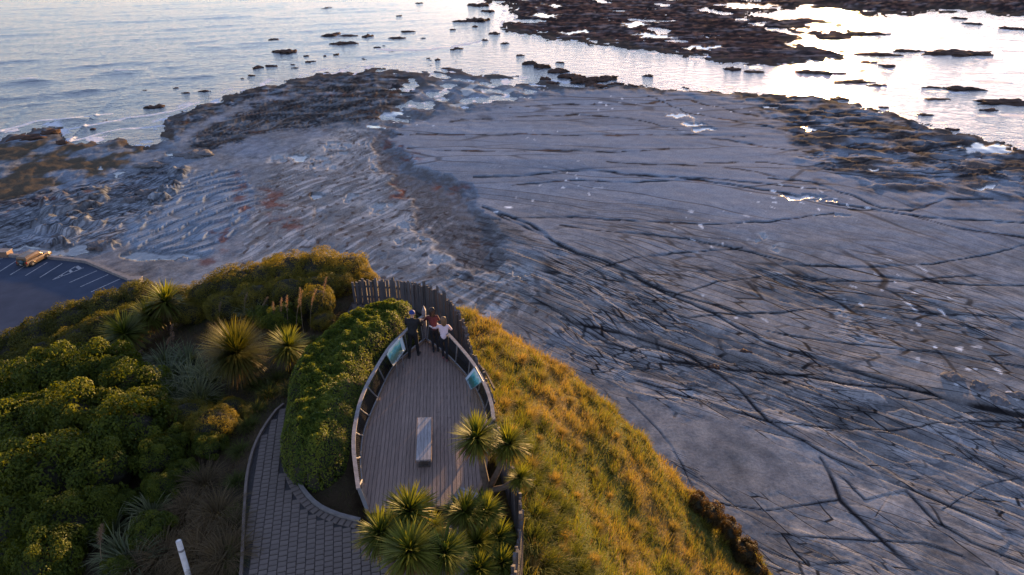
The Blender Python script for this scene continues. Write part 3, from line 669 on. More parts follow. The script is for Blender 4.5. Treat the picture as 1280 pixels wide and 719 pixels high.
BOULD = [(122, 303, 24, 17, 'large rounded grey boulder with a sunlit side beside the car park pool'), (165, 246, 24, 14, None), (180, 238, 20, 10, None), (108, 272, 18, 9, None), (90, 290, 16, 9, None), (245, 190, 40, 12, None), (190, 203, 36, 11, None), (70, 293, 12, 7, None),
         (931, 437, 13, 9, 'small dark upright boulder alone on the cracked platform'), (893, 457, 13, 6, 'pale round cobble in the dark drainage gully'), (865, 478, 12, 6, None), (1190, 468, 26, 9, None), (1225, 480, 22, 9, None), (1250, 500, 24, 8, None), (1275, 492, 22, 9, None), (700, 412, 14, 6, None), (570, 342, 6, 4, None), (30, 170, 40, 9, None), (62, 163, 20, 11, None), (78, 176, 16, 8, None)]
for (a, b_, w, hpx, lb) in BOULD:
    p = P(a, b_ + hpx * .35, .6); dd = p.y * CP + CAM_Z * SP; hw = w * dd / FPX / 2
    o = obj('boulder', rock_mesh('boulder', hw, hw * .8, hpx * dd / FPX * .55, k + 1, m_brock if b_ > 185 and 'dark' not in (lb or '') else m_srock, .45), None, (p.x, p.y, .55))
    o.rotation_euler.z = R(random.uniform(-40, 40))
    setp(o, lb or 'weathered block of layered grey rock on the shore platform', 'boulder', None if lb else 'blocks on the shore platform'); k += 1
# ------------------------------------------------------------------ headland
DECK_Z, PATH_Z = 30.15, 30.0
def path_z(y): return PATH_Z - 0.95 * sstep(16.5, 25.5, y)
BROW_PX = [(-330, 600, 14), (-160, 500, 18.5), (0, 447, 22.5), (90, 412, 24), (160, 380, 25.2), (210, 372, 26.4), (260, 362, 27.4), (330, 352, 28.3), (400, 350, 28.9), (440, 356, 29.0), (500, 358, 29.0), (530, 366, 28.9), (556, 380, 28.9),
           (580, 391, 29.0), (610, 404, 28.8), (640, 424, 28.2), (700, 461, 26.8), (760, 508, 25.2), (810, 558, 23.3), (850, 604, 21.6), (890, 648, 20), (965, 728, 17.5), (1060, 840, 14)]
BROW = np.array([P(a, b_, z)[:] for a, b_, z in BROW_PX])
BROW = np.concatenate([[(-46, -14, 17.0), (-44, 4, 16.0)], BROW, [(22, 8, 14.0), (26, -14, 13.0)]])
BROWS = np.concatenate([BROW[:1], smooth_line(BROW[1:-1]), BROW[-1:]])
CTRL_PX = [(100, 700, 28.9), (230, 700, 29.5), (310, 700, 29.95), (440, 690, 29.95), (550, 690, 29.95), (640, 690, 29.6), (300, 600, 29.8), (240, 600, 29.3), (180, 520, 28.3), (100, 560, 28.2), (20, 560, 26.8), (30, 640, 27.6), (60, 470, 25.6),
           (150, 430, 26.6), (230, 420, 28.0), (300, 420, 28.8), (360, 400, 29.0), (300, 500, 29.2), (340, 520, 29.8), (400, 390, 29.05), (430, 380, 29.05), (500, 370, 29.05), (520, 450, 29.5), (455, 560, 29.95), (400, 620, 29.95),
           (600, 470, 29.3), (622, 520, 29.5), (640, 570, 29.4), (660, 640, 29.1), (670, 719, 28.8), (640, 480, 28.5), (700, 560, 27.3), (750, 640, 25.8), (800, 700, 24.2), (760, 560, 25.6), (860, 690, 22.0), (590, 430, 29.1), (560, 400, 29.05)]
CTRL = np.array([P(a, b_, z)[:] for a, b_, z in CTRL_PX] + [(0, 4, 29), (-8, 4, 29.3), (-18, 2, 27.5), (10, 2, 24.5), (-8, -12, 29), (8, -12, 25.5), (-25, -12, 24), (-34, 10, 20)])
ALLC = np.concatenate([CTRL, BROW])
def tps_fit(p):
    n = len(p); d = np.linalg.norm(p[:, None, :2] - p[None, :, :2], axis=2)
    K = np.where(d > 0, d * d * np.log(np.maximum(d, 1e-9)), 0) + np.eye(n) * 2.0
    Q = np.concatenate([np.ones((n, 1)), p[:, :2]], 1)
    M = np.zeros((n + 3, n + 3)); M[:n, :n] = K; M[:n, n:] = Q; M[n:, :n] = Q.T
    return np.linalg.solve(M, np.concatenate([p[:, 2], [0, 0, 0]]))
TW = tps_fit(ALLC)
def tps(x, y):
    r = np.zeros(x.shape)
    for (a, b_, _), w in zip(ALLC, TW[:-3]):
        d2 = (x - a) ** 2 + (y - b_) ** 2; r += w * .5 * d2 * np.log(np.maximum(d2, 1e-12))
    return r + TW[-3] + TW[-2] * x + TW[-1] * y
# lookout deck and path outlines
DL = [(532, 426), (512, 442), (490, 463.5), (469, 509), (456, 540), (451.5, 570), (452, 594), (459, 641)]
DR = [(532, 426), (546, 436), (563, 450), (586, 475), (601, 501), (607, 525), (609, 560), (604, 600), (590, 628)]
deckL = smooth_line(PP(DL, DECK_Z)); deckR = smooth_line(PP(DR, DECK_Z))
DECK = np.concatenate([deckL, deckR[::-1][:-1]])
PATH_L = smooth_line(np.concatenate([PP([(292, 800), (303, 719), (307, 640), (311, 592), (322, 553), (345, 514), (362, 494)], PATH_Z), PP([(385, 462), (408, 428), (424, 400)], 29.35), PP([(440, 377)], 29.05)]))
PATH_R = np.concatenate([PP([(575, 645), (460, 654), (452, 652)], PATH_Z), smooth_line(PP([(450, 651), (420, 643), (395, 630), (375, 606), (364, 575), (364, 545), (384, 510)], PATH_Z)),
                         smooth_line(np.concatenate([PP([(402, 482)], 29.9), PP([(440, 436), (466, 408), (505, 388)], 29.3), PP([(540, 386), (566, 405), (578, 440), (590, 470)], 29.05)]))])
FENCE3 = smooth_line(np.array([P(*q)[:] for q in [(440, 353, 30.1), (455, 351, 30.15), (470, 349.5, 30.22), (500, 348, 30.38), (525, 353, 30.55), (545, 362, 30.7), (560, 375, 30.75), (573, 393, 30.75), (582, 413, 30.72), (588, 436, 30.65), (596, 455, 30.55), (607, 475, 30.45), (616, 500, 30.35)]]))
FENCE_TOP = FENCE3[:, :2]
PATH = np.concatenate([PATH_L, FENCE_TOP, PATH_R[::-1], PP([(600, 660), (600, 800)], PATH_Z)])
def hill(x, y, detail=True):
    x = np.asarray(x, np.float64); y = np.asarray(y, np.float64)
    xf, yf = x.ravel(), y.ravel()
    sd = poly_sd(xf.astype(np.float32), yf.astype(np.float32), BROWS[:, :2])
    h = tps(xf, yf)
    # outside the brow: nearest brow height minus a steep fall
    d2 = np.full(xf.shape, 1e18); hb = np.zeros(xf.shape)
    for i in range(len(BROWS) - 1):
        a, b_ = BROWS[i], BROWS[i + 1]; e = b_ - a
        t = np.clip(((xf - a[0]) * e[0] + (yf - a[1]) * e[1]) / (e[0] ** 2 + e[1] ** 2 + 1e-9), 0, 1)
        q = (xf - a[0] - t * e[0]) ** 2 + (yf - a[1] - t * e[1]) ** 2
        n = q < d2; d2 = np.where(n, q, d2); hb = np.where(n, a[2] + t * e[2], hb)
    dd = np.sqrt(d2); steep = 0.85 + .6 * sstep(-14, 0, xf)
    ho = hb - steep * (dd * sstep(0, 4, dd) * .55 + dd * .45) - .02 * dd * dd * (dd < 12)
    k = sstep(-.6, .6, sd)
    h = np.where(sd > .6, h, np.where(sd < -.6, ho, ho + (h - ho) * k))
    if detail:
        h = h + .16 * fbm(xf / 2.2, yf / 2.2, 201, 4) * sstep(-1, 3, xf + .0 * yf) * (sd > -20) + .5 * fbm(xf / 4, yf / 4, 205, 4) * sstep(0, -3, sd)
    # benches for path and deck
    pz = path_z(yf) - .10
    f32 = lambda a: a.astype(np.float32)
    ps = poly_sd(f32(xf), f32(yf), PATH[::3]); kp = sstep(-.7, 0.0, ps)
    h = h + (pz - h) * kp
    ds = poly_sd(f32(xf), f32(yf), DECK[::2]); kd = sstep(-.15, .15, ds)
    h = np.where(kd > 0, h + (np.minimum(h, 29.6) - h) * kd, h)
    return h.reshape(x.shape)
gx = np.arange(-78, 46, .36); gy = np.arange(-16, 74, .36)
GX, GY = np.meshgrid(gx, gy); GZ = hill(GX, GY)
gi = np.arange(GX.size).reshape(GX.shape)
hq = np.stack([gi[:-1, :-1], gi[:-1, 1:], gi[1:, 1:], gi[1:, :-1]], -1).reshape(-1, 4)
hz = GZ.ravel(); hq = hq[hz[hq].max(1) > -.6]
us = np.unique(hq); rm = np.full(GX.size, -1); rm[us] = np.arange(len(us))
hx, hy = GX.ravel(), GY.ravel()
# soil / grass cover: green, straw, bare earth patches
n1 = fbm(hx / 3, hy / 3, 210, 4); n2 = fbm(hx / 1.1, hy / 1.1, 211, 3); n3 = fbm(hx / 7, hy / 7, 212, 3)
gc = np.array([.075, .085, .022])[None] * (1 + .3 * n2[:, None])
gc = gc + (np.array([.17, .12, .045]) - gc) * sstep(-.15, .45, n1 + .3 * n3)[:, None]
soil = np.array([.05, .036, .025])[None] * (1 + .35 * n2[:, None])
soilm = sstep(.2, -1.2, hx + .0 * hy) * .85
gc = gc + (soil - gc) * soilm[:, None]
m_ground, nt, b, out = new_mat('headland_ground')
at = nd(nt, 'ShaderNodeAttribute', attribute_name='Col')
nt.links.new(mixc(nt, 1.0, at.outputs['Color'], mixc(nt, tex(nt, 9, 6, .75), (.4, .4, .4), (1.6, 1.6, 1.6)), 'MULTIPLY'), b.inputs['Base Color'])
b.inputs['Roughness'].default_value = .95; b.inputs['Specular IOR Level'].default_value = .1
bump(nt, b, tex(nt, 14, 6, .7), .9, .12)
me = mesh_np('headland', np.stack([hx, hy, hz], 1)[us], rm[hq], np.full(len(hq), 4), m_ground, True, {'Col': np.clip(gc, .005, 1)[us]})
setp(obj('headland', me), kind='structure')
def gzv(x, y):
    fx = np.clip((np.asarray(x, float) - gx[0]) / .36, 0, len(gx) - 1.001); fy = np.clip((np.asarray(y, float) - gy[0]) / .36, 0, len(gy) - 1.001)
    ix, iy = fx.astype(int), fy.astype(int); ax, ay = fx - ix, fy - iy
    return (GZ[iy, ix] * (1 - ax) + GZ[iy, ix + 1] * ax) * (1 - ay) + (GZ[iy + 1, ix] * (1 - ax) + GZ[iy + 1, ix + 1] * ax) * ay
def gz(x, y): return float(gzv(x, y))
def hit(px, py, off=0.0):
    """where the sight line of a surveyed position meets the headland raised by off"""
    zs = np.linspace(34, 8, 500); t = (py - CY) / FPX; d = (CAM_Z - zs) / (SP + t * CP)
    xs, ys = (px - CX) / FPX * d, d * (CP - t * SP); g = gzv(xs, ys) + off
    ins = poly_sd(xs.astype(np.float32), ys.astype(np.float32), BROWS[::3, :2]) > -.4
    k_ = np.nonzero((zs <= g) | ~ins)[0]; k_ = k_[k_ > 5] if len(k_) else k_; i = k_[0] if len(k_) else len(zs) - 1
    if not ins[i]: i -= 1
    return Vector((xs[i], ys[i], zs[i]))

# ------------------------------------------------------------------ paved path
m_paver = simple('concrete_paver', (.165, .132, .108), (.122, .10, .083), .8, 4, .006, 60, per_object=.16)
m_grout = simple('path_sand', (.055, .05, .047), (.035, .032, .03), .95, 12, .01, 80)
m_edge = simple('timber_edging', (.20, .155, .12), (.12, .095, .08), .8, 5, .01, 40, stretch=(1, 1, 4))
pl = PATH[::2]
bmx = bmesh.new(); vv = [bmx.verts.new((p[0], p[1], float(path_z(p[1])))) for p in pl]
bmx.faces.new(vv); bmesh.ops.triangulate(bmx, faces=bmx.faces[:])
bmesh.ops.subdivide_edges(bmx, edges=[e for e in bmx.edges if e.calc_length() > 1.5], cuts=3)
bmesh.ops.triangulate(bmx, faces=bmx.faces[:])
for v in bmx.verts: v.co.z = float(path_z(v.co.y)) - .03
me = bpy.data.meshes.new('path'); bmx.to_mesh(me); bmx.free(); me.materials.append(m_grout)
path = setp(obj('path', me), kind='structure')
PW, PLn = .215, .165
cand = []
PA = R(13.0); cA, sA = math.cos(PA), math.sin(PA)
for i in range(int(-8.5 / PW), int(5.5 / PW)):
    for j in range(int(7.5 / PLn), int(31 / PLn)):
        qx, qy = (i + .5) * PW, (j + (.5 if i % 2 else 0.)) * PLn
        cand.append((qx * cA - qy * sA, qx * sA + qy * cA))
cand = np.array(cand, np.float32)
sdp = poly_sd(cand[:, 0], cand[:, 1], PATH); sdb, _ = line_d(cand[:, 0], cand[:, 1], [tuple(p) for p in PATH_R])
sdd = poly_sd(cand[:, 0], cand[:, 1], DECK)
ok = (sdp > .09) & (sdb > .30) & (sdd < -.12)
cand = cand[ok]
def paver_mesh(w, l, seed, h=.03):
    r = random.Random(seed); c = .012; g = .007
    w2, l2 = w / 2 - g, l / 2 - g; v = []
    for (ax, ay, az_) in ((-w2, -l2, -.03), (w2, -l2, -.03), (w2, l2, -.03), (-w2, l2, -.03)): v.append((ax, ay, az_))
    for (ax, ay) in ((-w2, -l2), (w2, -l2), (w2, l2), (-w2, l2)): v.append((ax, ay, h - c))
    for (ax, ay) in ((-w2 + c, -l2 + c), (w2 - c, -l2 + c), (w2 - c, l2 - c), (-w2 + c, l2 - c)): v.append((ax, ay, h + r.uniform(-.004, .004)))
    f = [(8, 9, 10, 11)]
    for a in (0, 4):
        for k_ in range(4): f.append((a + k_, a + (k_ + 1) % 4, a + 4 + (k_ + 1) % 4, a + 4 + k_))
    return v, f
pav = []
for s_ in range(4):
    v, f = paver_mesh(PW, PLn, s_); m_ = bpy.data.meshes.new('paver'); m_.from_pydata(v, [], f); m_.materials.append(m_paver); pav.append(m_)
# border course laid along the inner curve
bord = []
bl = resample(PATH_R[3:], .17)
for a, b_ in zip(bl[:-1], bl[1:]):
    t = b_ - a; t /= np.linalg.norm(t); n = np.array([t[1], -t[0]])
    mid = (a + b_) / 2
    for sgn in (1, -1):
        c_ = mid + sgn * n * .16
        if poly_sd(np.array([c_[0]], np.float32), np.array([c_[1]], np.float32), PATH)[0] > .05:
            bord.append((c_[0], c_[1], math.atan2(t[1], t[0]) + math.pi / 2)); break
vis = [(x, y, PA) for x, y in cand] + bord
# those that show largest come first
def dist2(q): return q[0] ** 2 + q[1] ** 2
vx = np.array(vis); cpx, cpy = chart(vx[:, 0], vx[:, 1], PATH_Z)
inview = (cpy < 722) & (cpx > 300) & (cpx < 470)
order = np.argsort(np.where(inview, 0, 1e6) + np.array([dist2(q) for q in vis]))
rest = MB()
for rank, i in enumerate(order):
    x, y, rz = vis[i]; z = float(path_z(y)) - .03 + random.uniform(-.004, .004)
    if rank < 300:
        o = obj('paver', pav[i % 4], path, (x, y, z)); o.rotation_euler.z = rz + random.uniform(-.02, .02)
    else:
        v, f = paver_mesh(PW, PLn, int(i)); c_, s_ = math.cos(rz), math.sin(rz)
        rest.add([(x + a * c_ - b_ * s_, y + a * s_ + b_ * c_, z + d) for a, b_, d in v], f)
setp(rest.build('pavers', m_paver, path), kind='stuff')
mb = MB(); q = resample(PATH_L[PATH_L[:, 1] < 18.2], .4); mb.ribbon([(p[0] - .03, p[1], float(path_z(p[1])) - .1) for p in q], .07, .17); mb.build('timber_edging', m_edge, path)
mb = MB(); q = resample(PATH_R[3:], .3); mb.ribbon([(p[0], p[1], float(path_z(p[1])) - .1) for p in q], .10, .16); mb.build('kerb', simple('concrete_kerb', (.22, .20, .185), (.15, .14, .13), .85, 6, .01, 40), path)
# ------------------------------------------------------------------ lookout deck
m_board = simple('weathered_decking', (.31, .228, .18), (.20, .148, .12), .8, 3, .006, 30, stretch=(9, .8, 1), per_object=.22)
m_frame = simple('dark_timber', (.10, .082, .07), (.06, .05, .045), .85, 5, .01, 40)
m_rail = simple('silvered_timber', (.30, .28, .275), (.16, .148, .142), .7, 7, .01, 45)
m_rust = simple('brown_timber_kerb', (.30, .20, .13), (.17, .115, .08), .75, 6, .008, 40)
m_wire = simple('dark_wire', (.045, .045, .048), (.03, .03, .03), .55, 10, metal=.5)
m_post = simple('galvanised_post', (.30, .30, .31), (.2, .2, .21), .5, 8, metal=.4)
deck = setp(empty('lookout_deck', (float(DECK[:, 0].mean()), float(DECK[:, 1].mean()), 29.6)), 'ship-bow shaped lookout deck of grey timber boards behind the hedge', 'deck')
D0 = Vector(deck.location)
def rel(v): return (v[0] - D0.x, v[1] - D0.y, v[2] - D0.z)
LX = deckL[np.argsort(deckL[:, 1])]; RX = deckR[np.argsort(deckR[:, 1])]
def deck_x(y): return np.interp(y, LX[:, 1], LX[:, 0]), np.interp(y, RX[:, 1], RX[:, 0])
BA = R(5.5); cB, sB = math.cos(BA), math.sin(BA)          # the boards run slightly off the view axis
DK = np.stack([DECK[:, 0] * cB + DECK[:, 1] * sB, -DECK[:, 0] * sB + DECK[:, 1] * cB], 1)
def unrot(p): return (p[0] * cB - p[1] * sB - D0.x, p[0] * sB + p[1] * cB - D0.y)
def spans(x):
    """range of the deck along a board"""
    c = []
    n = len(DK)
    for i in range(n):
        a, b_ = DK[i], DK[(i + 1) % n]
        if (a[0] - x) * (b_[0] - x) < 0: c.append(a[1] + (b_[1] - a[1]) * (x - a[0]) / (b_[0] - a[0]))
    return (min(c), max(c)) if len(c) >= 2 else None
BW = .108; x = DK[:, 0].min() + .01
while x < DK[:, 0].max() - .02:
    x1 = min(x + BW - .010, DK[:, 0].max() - .003)
    a, b_ = spans(x + .002), spans(x1)
    if a and b_:
        mid0, mid1 = max(a[0], b_[0]), min(a[1], b_[1])
        cuts = []
        if mid1 - mid0 > 2.4: cuts = [mid0 + (mid1 - mid0) * random.uniform(.3, .7)]
        segs = [(None, cuts[0]), (cuts[0] + .006, None)] if cuts else [(None, None)]
        for s0, s1 in segs:
            poly = [(x, a[0] if s0 is None else s0), (x1, b_[0] if s0 is None else s0), (x1, b_[1] if s1 is None else s1), (x, a[1] if s1 is None else s1)]
            dz = random.uniform(-.004, .004)
            mb = MB(); mb.prism([unrot(p) for p in poly], DECK_Z - .035 - D0.z, DECK_Z + dz - D0.z); mb.build('board', m_board, deck)
    x += BW
# joists and skirt below the boards
mb = MB()
for y in np.arange(DECK[:, 1].min() + .3, DECK[:, 1].max() - .3, .55):
    a, b_ = deck_x(y); mb.box(((a + b_) / 2 - D0.x, y - D0.y, DECK_Z - .11 - D0.z), (b_ - a - .1, .06, .14))
mb.build('joists', m_frame, deck)
for nm, ln in (('skirt', deckL), ('skirt', deckR)):
    q = resample(ln, .3); mb = MB()
    n = len(q)
    for i in range(n - 1):
        a, b_ = q[i], q[i + 1]; zb = min(gz(*a), gz(*b_), 29.7) - .1
        t = (b_ - a) / np.linalg.norm(b_ - a); nn = np.array([-t[1], t[0]]) * .02
        mb.prism([(a[0] - nn[0] - D0.x, a[1] - nn[1] - D0.y), (b_[0] - nn[0] - D0.x, b_[1] - nn[1] - D0.y), (b_[0] + nn[0] - D0.x, b_[1] + nn[1] - D0.y), (a[0] + nn[0] - D0.x, a[1] + nn[1] - D0.y)], zb - D0.z, DECK_Z - .045 - D0.z)
    mb.build('skirt', m_frame, deck)
for ln in (deckL, deckR):
    q = resample(ln, .25); c0 = np.array([DECK[:, 0].mean(), DECK[:, 1].mean()])
    mb = MB(); mb.ribbon([rel((p[0], p[1], DECK_Z + .004)) for p in q], .09, .07); mb.build('kerb', m_rust, deck)
# railings: sloping posts, wide flat top rail, wire mesh infill
def railing(foot, top_px, name, label, n_posts, end=None):
    top = smooth_line(PP(top_px, DECK_Z + 1.02)); ft = resample(foot, .1)
    tp = resample(top, .1)
    root = setp(empty(name, (float(ft[0][0]), float(ft[0][1]), DECK_Z)), label, 'railing')
    r0 = Vector(root.location); rl = lambda v: (v[0] - r0.x, v[1] - r0.y, v[2] - r0.z)
    F = lambda s: np.array([np.interp(s, np.linspace(0, 1, len(ft)), ft[:, k_]) for k_ in (0, 1)])
    T = lambda s: np.array([np.interp(s, np.linspace(0, 1, len(tp)), tp[:, k_]) for k_ in (0, 1)])
    off = lambda s: F(s)
    mb = MB(); mb.ribbon([rl((*T(s), DECK_Z + 1.0)) for s in np.linspace(0, 1, 40)], .105, .04); mb.build('top_rail', m_rail, root)
    mb = MB(); mb.tube([rl((*(F(s) * .9 + T(s) * .1), DECK_Z + .12)) for s in np.linspace(0, 1, 40)], .02, 6); mb.build('lower_rail', m_post, root)
    for s in np.linspace(.02, .99, n_posts):
        a, b_ = F(s), T(s); mb = MB()
        mb.tube([rl((*a, DECK_Z + .06)), rl((*(a * .45 + b_ * .55), DECK_Z + .55)), rl((*b_, DECK_Z + 1.0))], .024, 8); mb.build('post', m_post, root)
    mb = MB()
    for h_ in np.arange(.16, .98, .075):
        mb.tube([rl((*(F(s) * (1 - h_) + T(s) * h_), DECK_Z + h_)) for s in np.linspace(0, 1, 36)], .0045, 3, cap=False)
    for s in np.arange(0.004, 1, .075 / (len(ft) * .1)):
        mb.tube([rl((*F(s) * .9 + T(s) * .1, DECK_Z + .12)), rl((*T(s), DECK_Z + 1.0))], .0045, 3, cap=False)
    setp(mb.build('wire_mesh', m_wire, root), kind='stuff')
    return root, F, T
RAIL_L = [(529, 395), (516, 405), (502, 419), (487, 434), (463.5, 472), (450, 503), (443, 537), (442, 560), (444, 581), (448, 611)]
RAIL_R = [(534, 395), (551, 409), (569, 427), (592, 455), (606, 481), (614, 504), (617, 525)]
cutL = deckL[:int(len(deckL) * .90)]; cutR = deckR[:int(len(deckR) * .70)]
rl_root, FL, TL = railing(cutL, RAIL_L, 'railing', 'curved timber-topped mesh railing between the deck and the hedge', 9)
rr_root, FR, TR = railing(cutR, RAIL_R, 'railing', 'curved timber-topped mesh railing between the deck and the grass slope', 7)
mb = MB(); p0, p1 = np.array(P(449, 612, DECK_Z + .98)), np.array([deckL[-1][0], deckL[-1][1], DECK_Z + .12])
mb.ribbon([tuple(p0 - np.array(rl_root.location)), tuple((p0 + p1) / 2 - np.array(rl_root.location)), tuple(p1 - np.array(rl_root.location))], .12, .05); mb.build('end_brace', simple('blue_grey_timber', (.22, .25, .29), (.15, .17, .2), .7, 6), rl_root)
# prow post with carved pointed head
pp = P(532, 424, DECK_Z); pr = setp(empty('prow_post', pp), 'tall pointed timber post standing at the prow where the railings meet', 'post')
mb = MB(); s_ = .065
mb.prism([(-s_, -s_), (s_, -s_), (s_, s_), (-s_, s_)], -.1, 1.02); mb.build('shaft', m_rail, pr)
mb = MB(); n = 4
mb.prism([(-.05, -.05), (.05, -.05), (.05, .05), (-.05, .05)], 1.02, 1.06)
mb.prism([(-.07, -.07), (.07, -.07), (.07, .07), (-.07, .07)], 1.06, 1.22)
mb.add([(-.07, -.07, 1.22), (.07, -.07, 1.22), (.07, .07, 1.22), (-.07, .07, 1.22), (0, 0, 1.42)], [(0, 1, 4), (1, 2, 4), (2, 3, 4), (3, 0, 4)])
mb.build('carved_head', simple('grey_carved_timber', (.24, .24, .26), (.16, .16, .18), .7, 8), pr)
# information panels clipped to the inside of the railings
def panel_mat(name, seed):
    m, nt, b, out = new_mat(name)
    tc = nd(nt, 'ShaderNodeTexCoord'); sp = nd(nt, 'ShaderNodeSeparateXYZ'); nt.links.new(tc.outputs['UV'], sp.inputs[0])
    nz = tex(nt, 5.0 + seed, 5, .7, 'UV'); v = mth(nt, 'MULTIPLY_ADD', nz, .8, mth(nt, 'SUBTRACT', sp.outputs[1], .4))
    cr = nd(nt, 'ShaderNodeValToRGB'); cr.color_ramp.interpolation = 'EASE'; e = cr.color_ramp.elements
    e[0].position = 0.0; e[0].color = (.30, .42, .45, 1); e[1].position = 1.0; e[1].color = (.60, .68, .66, 1)
    for ps, c_ in ((.14, (.05, .10, .10)), (.32, (.03, .12, .08)), (.5, (.04, .22, .22)), (.64, (.10, .40, .42)), (.76, (.30, .52, .36)), (.84, (.55, .62, .60))):
        q = e.new(ps); q.color = (*c_, 1)
    nt.links.new(v, cr.inputs[0])
    hx_ = mth(nt, 'LESS_THAN', sp.outputs[0], .16)
    nt.links.new(mixc(nt, hx_, cr.outputs[0], (.5, .6, .62)), b.inputs['Base Color']); b.inputs['Roughness'].default_value = .3
    return m
def panel(F, T, s0, s1, label, seed, h0=.58):
    inn = np.array([DECK[:, 0].mean(), DECK[:, 1].mean()])
    a, b_ = T(s0), T(s1); fa, fb = F(s0), F(s1)
    def pt(s, h_, inset):
        q = F(s) * (1 - h_) + T(s) * h_; d = inn - q; d /= np.linalg.norm(d); return np.array([*(q + d * inset), DECK_Z + h_])
    c = [pt(s0, h0, .34), pt(s1, h0, .34), pt(s1, 1.06, .02), pt(s0, 1.06, .02)]
    o0 = c[0]; root = setp(empty('information_panel', tuple(o0)), label, 'sign')
    c = [q - o0 for q in c]; nrm = np.cross(c[1] - c[0], c[3] - c[0]); nrm /= np.linalg.norm(nrm)
    if nrm[2] < 0: nrm = -nrm
    th = .018
    me_ = bpy.data.meshes.new('board'); vs_ = [tuple(q) for q in c] + [tuple(q - nrm * th) for q in c]
    fs_ = [(0, 1, 2, 3), (7, 6, 5, 4)] + [(i, 4 + i, 4 + (i + 1) % 4, (i + 1) % 4) for i in range(4)]
    me_.from_pydata(vs_, [], fs_); uvl = me_.uv_layers.new(name='UVMap'); uvc = [(0, 0), (1, 0), (1, 1), (0, 1)] * 2
    for lp in me_.loops: uvl.data[lp.index].uv = uvc[lp.vertex_index]
    me_.materials.append(panel_mat('panel_print', seed)); obj('board', me_, root)
    mb = MB()
    cor = [q + nrm * .004 for q in c]
    for i in range(4): mb.tube([cor[i], cor[(i + 1) % 4]], .011, 6)
    mb.build('frame', m_post, root)
    for k_ in (.25, .75):
        q = c[0] * (1 - k_) + c[1] * k_; mb = MB(); fpt = F(s0 * (1 - k_) + s1 * k_)
        mb.tube([tuple(q - nrm * .02), tuple(np.array([q[0], q[1], DECK_Z + .0 - o0[2]]))], .014, 6); mb.build('bracket', m_post, root)
panel(FL, TL, .165, .30, 'long blue and green printed information panel on the railing beside the man in black', 0)
panel(FR, TR, .58, .71, 'blue and green printed information panel on the railing above the grass slope', 1.3)
# bench
bc = P(530, 548, DECK_Z + .45)
bench = setp(empty('bench', (bc.x, bc.y, DECK_Z), R(5.5)), 'backless bench with a long pale timber slab seat in the middle of the deck', 'bench')
m_seat = simple('bleached_bench_timber', (.36, .345, .345), (.20, .19, .188), .65, 5, .006, 45, stretch=(6, .7, 1), per_object=.2)
for i in range(4):
    mb = MB(); mb.box((-.15 + i * .10, random.uniform(-.006, .006), .45), (.093, 1.9, .05)); mb.build('slat', m_seat, bench)
mb = MB(); mb.box((.212, 0, .425), (.018, 1.92, .10)); mb.build('apron', m_rust, bench)
mb = MB(); mb.box((-.212, 0, .425), (.018, 1.92, .10)); mb.build('apron', m_rust, bench)
for y in (-.62, .62):
    mb = MB(); mb.box((0, y, .03), (.34, .16, .06)); mb.box((0, y, .2), (.22, .10, .30)); mb.box((0, y, .385), (.38, .14, .07)); mb.build('leg', m_frame, bench)
# slatted step at the foot of the deck
sc = P(583, 620, DECK_Z + .2); step = setp(empty('slatted_step', (sc.x, sc.y, PATH_Z), R(-28)), 'small slatted grey timber step half hidden by spiky leaves at the deck end', 'step')
for i in range(5):
    mb = MB(); mb.box((0, -.18 + i * .09, .35), (.55, .078, .03)); mb.build('slat', m_rail, step)
for a in (-.23, .23):
    mb = MB(); mb.box((a, 0, .166), (.05, .42, .334)); mb.build('leg', m_frame, step)
# ------------------------------------------------------------------ palisade fence
m_pale = simple('grey_paling', (.135, .122, .118), (.085, .077, .074), .85, 3, .01, 30, stretch=(6, 6, .6), per_object=.4)
def palisade(line, top_fn, label, spacing=.125, seed=3, cap=None):
    r = random.Random(seed)
    q = resample(line, spacing)
    root = setp(empty('palisade_fence', (float(q[0][0]), float(q[0][1]), gz(*q[0]))), label, 'fence'); r0 = Vector(root.location)
    for i in range(len(q) - 1):
        a = (q[i] + q[i + 1]) / 2; t = q[i + 1] - q[i]; rz = math.atan2(t[1], t[0])
        zb = gz(*a) - .25; top = top_fn(i / (len(q) - 1)) + r.uniform(-.06, .05) + (.16 if r.random() < .18 else 0)
        w = spacing * r.uniform(.82, .95); th = r.uniform(.05, .08); hgt_ = top - zb
        w2, t2 = w / 2, th / 2; sl = r.uniform(-.03, .03)
        v = [(-w2, -t2, 0), (w2, -t2, 0), (w2, t2, 0), (-w2, t2, 0), (-w2, -t2, hgt_ + sl), (w2, -t2, hgt_ - sl), (w2, t2, hgt_ - sl), (-w2, t2, hgt_ + sl)]
        me_ = bpy.data.meshes.new('paling'); me_.from_pydata(v, [], [(3, 2, 1, 0), (4, 5, 6, 7), (0, 1, 5, 4), (1, 2, 6, 5), (2, 3, 7, 6), (3, 0, 4, 7)]); me_.materials.append(m_pale)
        o = obj('paling', me_, root, (a[0] - r0.x, a[1] - r0.y, zb - r0.z)); o.rotation_euler = (R(r.uniform(-2, 2)), R(r.uniform(-2, 2)), rz + R(r.uniform(-6, 6)))
    for hh in (.35, .85):
        mb = MB(); off_ = []
        for i, p in enumerate(q):
            t = q[min(i + 1, len(q) - 1)] - q[max(i - 1, 0)]; t = t / np.linalg.norm(t)
            off_.append((p[0] - t[1] * .06 - r0.x, p[1] + t[0] * .06 - r0.y, gz(*p) + hh - r0.z))
        mb.ribbon(off_, .05, .09); mb.build('rail', m_frame, root)
    return root
palisade(FENCE_TOP, lambda s: float(np.interp(s, np.linspace(0, 1, len(FENCE3)), FENCE3[:, 2])) + .02, 'tall weathered palisade fence curving round the path beyond the deck prow')
